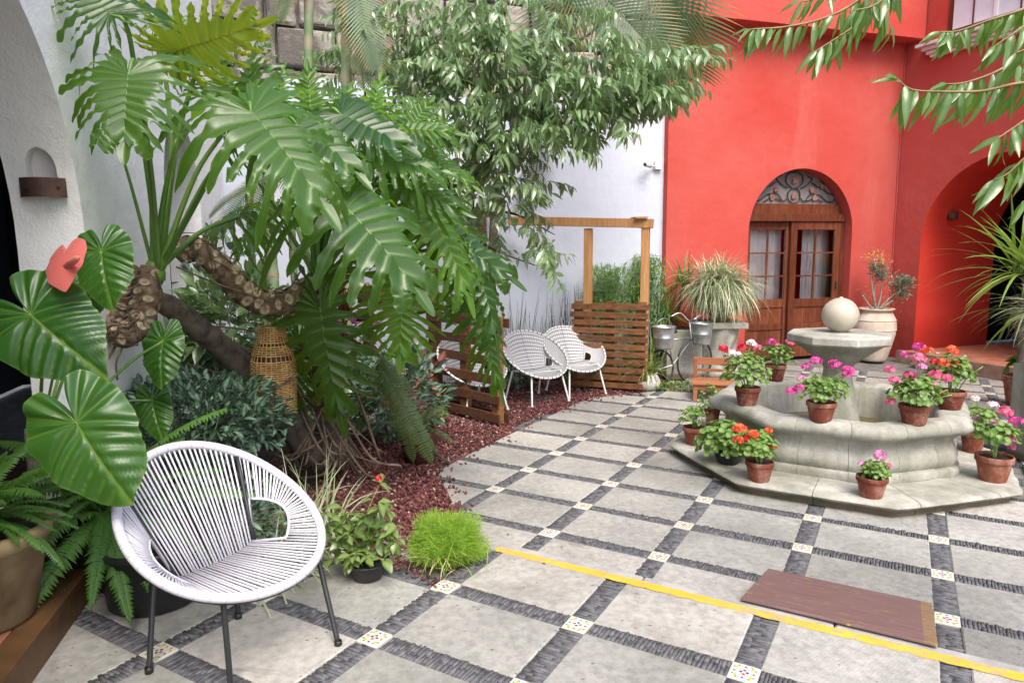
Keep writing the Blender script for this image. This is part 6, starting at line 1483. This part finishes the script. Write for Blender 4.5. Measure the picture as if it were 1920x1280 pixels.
# crown clumps: px, py, depth, radius px, weight, droop
CL = [(700, 40, 6.9, 70, 26), (660, 90, 7.2, 50, 12), (740, 120, 6.8, 70, 30), (720, 210, 6.9, 60, 20), (800, 60, 6.5, 80, 40), (820, 170, 6.5, 80, 45), (880, 110, 6.3, 80, 45), (850, 240, 6.4, 75, 45), (920, 30, 6.4, 70, 32), (930, 190, 6.2, 80, 42),
      (990, 100, 6.2, 60, 30), (960, 280, 6.2, 65, 36), (1000, 210, 6.1, 70, 40), (1060, 150, 6.0, 60, 28), (1090, 215, 5.9, 55, 30), (1130, 160, 5.9, 50, 22), (1170, 190, 5.8, 45, 22), (1210, 150, 5.8, 45, 24), (1230, 190, 5.8, 30, 12), (1255, 110, 5.8, 32, 12), (1130, 70, 6.1, 42, 13),
      (1160, 100, 6.0, 40, 11), (1040, 60, 6.2, 40, 10), (1120, 20, 6.1, 22, 5), (1290, 150, 5.8, 18, 5), (1310, 100, 5.8, 14, 4), (1200, 115, 5.9, 30, 7), (900, 330, 6.5, 60, 30), (860, 400, 6.7, 60, 28), (970, 340, 6.2, 50, 17), (935, 400, 6.4, 45, 15), (1000, 385, 6.2, 36, 8), (1015, 435, 6.1, 28, 5),
      (1100, 240, 5.9, 34, 10), (1165, 218, 5.8, 30, 9), (1020, 250, 6.1, 40, 16), (870, 480, 6.9, 45, 14), (880, 560, 7.0, 45, 15), (1010, 460, 6.2, 28, 7), (1030, 488, 6.2, 20, 5), (640, 150, 7.3, 30, 6)]
r = np.random.default_rng(77); SPR = [sprig(i) for i in range(5)]; allV = []; allQ = []; allA = []; off = 0; tot = {i: ([], [], []) for i in range(5)}
for (x, y, Yc, rad, n) in CL:
    for k in range(int(n * (.80 if y < 260 else .6))):
        dx, dy = r.normal(0, .48, 2) * rad; p = at(x + dx, y + dy, Yc + r.normal(0, .22)); dirx = (x + dx - 900) / 250; d = (dirx + r.normal(0, .6), r.normal(-.3, .6), r.normal(-.12, .35)); i = int(r.integers(0, 5)); tot[i][0].append(tuple(p)); tot[i][1].append(d); tot[i][2].append(r.uniform(.8, 1.2))
for i in range(5):
    P_, D_, S_ = tot[i]; n = len(P_); d = np.array(D_); dn = d / np.linalg.norm(d, axis=1, keepdims=True); P_ = np.array(P_) - dn * .15
    V, Q, A = scatter(SPR[i][0], SPR[i][1], frames(d, np.array([0, 0, 1.]) + r.normal(0, .15, (n, 3)), np.array(S_)), P_, SPR[i][2]); allV.append(V); allQ.append(Q + off); allA.append(A); off += len(V)
o = stuff(np_mesh('foliage', np.concatenate(allV), np.concatenate(allQ), mTree, None, np.concatenate(allA), True)); local(o, tr_)

# ================================================================== PALMS
ap = thing('areca_palm', (-1.9, 6.6, -.02), 'clump of ringed green palm stems rising in front of the white wall and stone wall', 'palm')
def pstem(x0, x1, Y, r_, ytop=-60, ybot=620):
    n = 26; b = at(x0, ybot, Y); b.z = 0; e = at(x1, ytop, Y); c = [b.lerp(e, k / (n * 2)) + Vector((.02 * math.sin(k / 9.), 0, 0)) for k in range(n * 2 + 1)]
    m = MB(); m.tube(c, [r_ * (1.12 if k % 4 == 0 else 1) for k in range(len(c))], 10); N_ = 10; m.a = [(1. if (i // N_) % 4 == 0 else .0) for i in range(len(m.v))]; local(m.build('stem', mPalmStem, None, True), ap)
for a in ((478, 470, 5.6, .028, 330), (513, 505, 5.5, .046, 300), (553, 548, 5.8, .03, 320), (572, 583, 6.4, .040, -60), (640, 655, 6.6, .045, -60), (620, 608, 6.2, .035, 300)): pstem(a[0], a[1], a[2], a[3], a[4])
def palm_frond(seed, L=1., n=40, w=.42, droop=.9, mat=None, narrow=.0090, stiff=.3):
    r = np.random.default_rng(seed); V = []; Q = []; A = []; p = np.array([0., 0, 0]); d = np.array([0, 1., .3]); d /= np.linalg.norm(d); C = []
    for k in range(n + 1): C.append((p.copy(), d.copy())); d = d + np.array([0, 0, -droop / n]); d /= np.linalg.norm(d); p = p + d * L / n
    for k, (c, dd) in enumerate(C):
        t = k / n; ln = w * (math.sin(PI * min(1, .16 + t * .80)) ** .6) * r.uniform(.9, 1.08); up = np.cross(np.array([1., 0, 0]), dd)
        for s in (1, -1):
            ax = np.array([s, 0, 0]) * .8 + dd * (.45 + .5 * t) + up * .25; ax /= np.linalg.norm(ax); q = c.copy(); o = len(V); g = ax.copy()
            for j in range(5):
                ww = narrow * (1, 1.1, .9, .6, .05)[j]; V += [q - dd * ww, q + dd * ww]; A += [0, 0] if j < 3 else [r.uniform(.0, .9) * (j - 2) / 2] * 2; g = g + np.array([0, 0, -stiff]) * .3; g /= np.linalg.norm(g); q = q + g * ln / 4
            Q += [(o + 2 * j, o + 2 * j + 1, o + 2 * j + 3, o + 2 * j + 2) for j in range(4)]
    for k in range(n):
        a, b = C[k][0], C[k + 1][0]; o = len(V)
        for c_, w_ in ((a, .009 * (1 - k / n) + .003), (b, .009 * (1 - k / n) + .003)): V += [c_ + np.array([-w_, 0, .0]), c_ + np.array([0, 0, -w_]), c_ + np.array([w_, 0, 0])]; A += [.2] * 3
        Q += [(o, o + 1, o + 4, o + 3), (o + 1, o + 2, o + 5, o + 4)]
    ob = np_mesh('frond', np.array(V), Q, None, None, A, True); me = ob.data; bpy.data.objects.remove(ob); me.materials.append(mat or mPalm); return me
PF = [palm_frond(1), palm_frond(2, droop=1.5), palm_frond(3, w=.30, droop=.6, n=34, narrow=.011)]
def pfrond(parent, b, e, Yb, Ye, v, nf=(0, -.5, 1), sc=1.1, roll=0.):
    B, T = at(*b, Yb), at(*e, Ye); o = link('frond', PF[v], None, None); o.matrix_world = frame1(B, T, nf, (T - B).length * sc, roll); o.parent = parent; o.matrix_parent_inverse = parent.matrix_basis.inverted()
for q in (((580, -60), (530, 30), 6.4, 6.2, 2), ((580, -40), (480, 20), 6.4, 6.3, 1), ((655, -60), (700, 110), 6.6, 6.3, 2), ((655, 40), (690, 150), 6.6, 6.4, 2), ((510, 320), (420, 430), 5.5, 5.3, 2), ((510, 330), (470, 440), 5.5, 5.3, 2), ((515, 320), (600, 420), 5.5, 5.4, 2), ((553, 340), (640, 440), 5.8, 5.7, 2), ((478, 350), (400, 400), 5.6, 5.5, 2)): pfrond(ap, *q)
cp = thing('tall_feather_palm', (1.0, 8.3, -.02), 'tall palm whose orange-tipped feather fronds hang into the top of the view', 'palm')
local(MB().tube([Vector((1.0, 8.30, 0)), Vector((1.02, 8.32, 2.2)), at(1120, -140, 8.2)], .045, 10).build('trunk', mBark, None, True), cp) if False else None
local(MB().tube(spline([Vector((-.25, 8.15, 0)), Vector((-.1, 8.1, 2.5)), at(1130, -140, 7.6)], 8), .05, 10).build('trunk', mBark, None, True), cp)
for q in (((1060, -60), (1215, 70), 7.4, 6.6, 0, (.4, -.6, .6), 1.1, -.9), ((1150, -140), (1345, 60), 7.4, 6.8, 1, (.3, -.7, .6), 1.15, -.5), ((1240, -120), (1310, 110), 7.2, 6.9, 1, (.4, -.8, .3), 1.1, 0), ((1130, -130), (1010, 60), 7.4, 6.8, 1, (-.2, -.6, .7), 1.1, .3), ((1000, 260), (1020, 370), 7.0, 6.6, 1, (.2, -.9, .1), 1.1, .6)): pfrond(cp, *q)

# ================================================================== PEACH BRANCHES (right foreground)
pt_ = thing('peach_tree', (2.25, 1.9, NZ), 'leafy peach branches hanging into the top right of the view', 'tree')
local(MB().tube(spline([Vector((2.25, 1.9, NZ)), Vector((2.2, 2.0, 1.4)), Vector((2.1, 2.1, 2.4)), Vector((1.9, 2.15, 3.1))], 6), list(np.linspace(.07, .03, 19)), 10).build('trunk', mBark, None, True), pt_)
def lmesh(seed, bend):
    V, Q, A = lance(8, .105, bend, .35); me = bpy.data.meshes.new('leaf'); V = V.copy(); r = np.random.default_rng(seed); V[:, 2] += .015 * np.sin(V[:, 1] * 14 + r.uniform(0, 6)) * (np.abs(V[:, 0]) > .02); V[:, 0] += .05 * V[:, 1] ** 2 * r.choice([-1, 1])
    me.from_pydata([tuple(v) for v in V], [], [tuple(int(i) for i in q) for q in Q]); x = me.attributes.new('v', 'FLOAT', 'POINT'); x.data.foreach_set('value', np.array(A * .6, 'f')); me.materials.append(mPeach); me.polygons.foreach_set('use_smooth', [True] * len(me.polygons)); return me
LM = [lmesh(i, b) for i, b in enumerate((.2, .35, .5, .1))]; r = np.random.default_rng(3)
def twig(path, Y, n, size=.13, r0=.005, src=None, only=(0, 1), hang=.9):
    pts = [at(x, y, Y + (dy[0] if dy else 0)) for x, y, *dy in path]; c = spline(pts, 10)
    local(MB().tube(c, list(np.linspace(r0, .0014, len(c))), 6).build('twig', mTwig, None, True), pt_)
    if src: local(MB().tube(spline([src, src.lerp(c[0], .5) + Vector((0, 0, .05)), c[0]], 5), r0 * 1.1, 6).build('branch', mBark, None, True), pt_)
    n = int(n * 1.45)
    for k in range(n):
        u = only[0] + (only[1] - only[0]) * (k + r.uniform(-.3, .3)) / (n - 1); u = min(max(u, 0), 1); i = int(u * (len(c) - 1)); p = c[i]; tdir = (c[min(i + 1, len(c) - 1)] - c[max(i - 1, 0)]).normalized(); s = 1 if k % 2 else -1
        end = u > .93; side = Vector((0, -1, 0)) * s * .5
        d = tdir * (.9 if end else .42) + side * .7 + Vector((0, 0, -hang * (.4 if end else 1.))) + Vector(r.normal(0, .22, 3)); L_ = size * .68 * r.uniform(.75, 1.15) * (1 if not end else .85)
        nf = Vector((r.normal(0, .45), -.75, .55)) if r.random() < .7 else Vector((r.normal(0, .6), -.4, .9))
        o = link('leaf', LM[int(r.integers(0, 4))], None, None); o.matrix_world = frame1(p, p + d.normalized() * L_, nf); o.parent = pt_; o.matrix_parent_inverse = pt_.matrix_basis.inverted()
TOPB = Vector((1.9, 2.15, 3.1)); MIDB = Vector((2.1, 2.1, 2.4))
twig([(1660, -40), (1635, 8), (1605, 46), (1565, 74), (1528, 97)], 2.1, 17, .135, src=TOPB)
twig([(1660, -40), (1593, 12), (1535, 38), (1471, 51), (1427, 54), (1405, 55)], 2.15, 22, .125, src=TOPB)
twig([(1700, -60), (1670, -10), (1655, 20), (1670, 50)], 2.0, 9, .12); twig([(1600, -60), (1560, -20), (1520, 0), (1490, 5)], 2.2, 9, .12); twig([(1690, -30), (1640, 10), (1600, 20)], 2.0, 7, .12)
twig([(1990, 100), (1920, 111), (1856, 140), (1809, 155), (1775, 158)], 1.95, 16, .13, src=MIDB)
twig([(1990, 150), (1908, 157), (1841, 171), (1768, 172), (1710, 168), (1682, 148)], 1.9, 24, .15, src=MIDB)
twig([(1980, -10), (1920, 17), (1856, 38), (1797, 58), (1762, 60)], 2.1, 24, .125, src=TOPB); twig([(1990, 30), (1930, 45), (1890, 70), (1860, 90)], 2.0, 12, .13)
twig([(1990, 260), (1930, 290), (1890, 325), (1862, 338)], 1.9, 13, .16, src=MIDB, hang=.6); twig([(1990, 200), (1940, 215), (1900, 240), (1870, 260)], 1.85, 10, .14, src=MIDB)
twig([(2000, 330), (1950, 360), (1915, 380)], 1.9, 7, .15, hang=.7); twig([(1980, 60), (1950, 80), (1905, 100)], 1.8, 7, .13)
# bits of litter on the paving
lt = MB(); r = np.random.default_rng(8)
for k in range(26):
    p = gp(r.uniform(640, 1200), r.uniform(870, 1200), NZ); z = NZ if (p - EDGE0).dot(EF) < 0 else 0
    p = gp(*[(q) for q in (r.uniform(640, 1200), r.uniform(880, 1200))], z); z = (NZ if (p - EDGE0).dot(EF) < 0 else 0.) + .006; a = r.uniform(0, 6); s = r.uniform(.006, .016)
    lt.add([(p.x + math.cos(a) * s, p.y + math.sin(a) * s, z), (p.x - math.sin(a) * s * .4, p.y + math.cos(a) * s * .4, z + .004), (p.x - math.cos(a) * s, p.y - math.sin(a) * s, z + .002), (p.x + math.sin(a) * s * .4, p.y - math.cos(a) * s * .4, z + .001)], [(0, 1, 2, 3)])
o = stuff(lt.build('leaf_litter', simple('dead_leaf', (.12, .05, .02), (.3, .17, .05), 20))); tag(o, 'scattered tiny dead leaves and petals on the grey paving', 'litter')
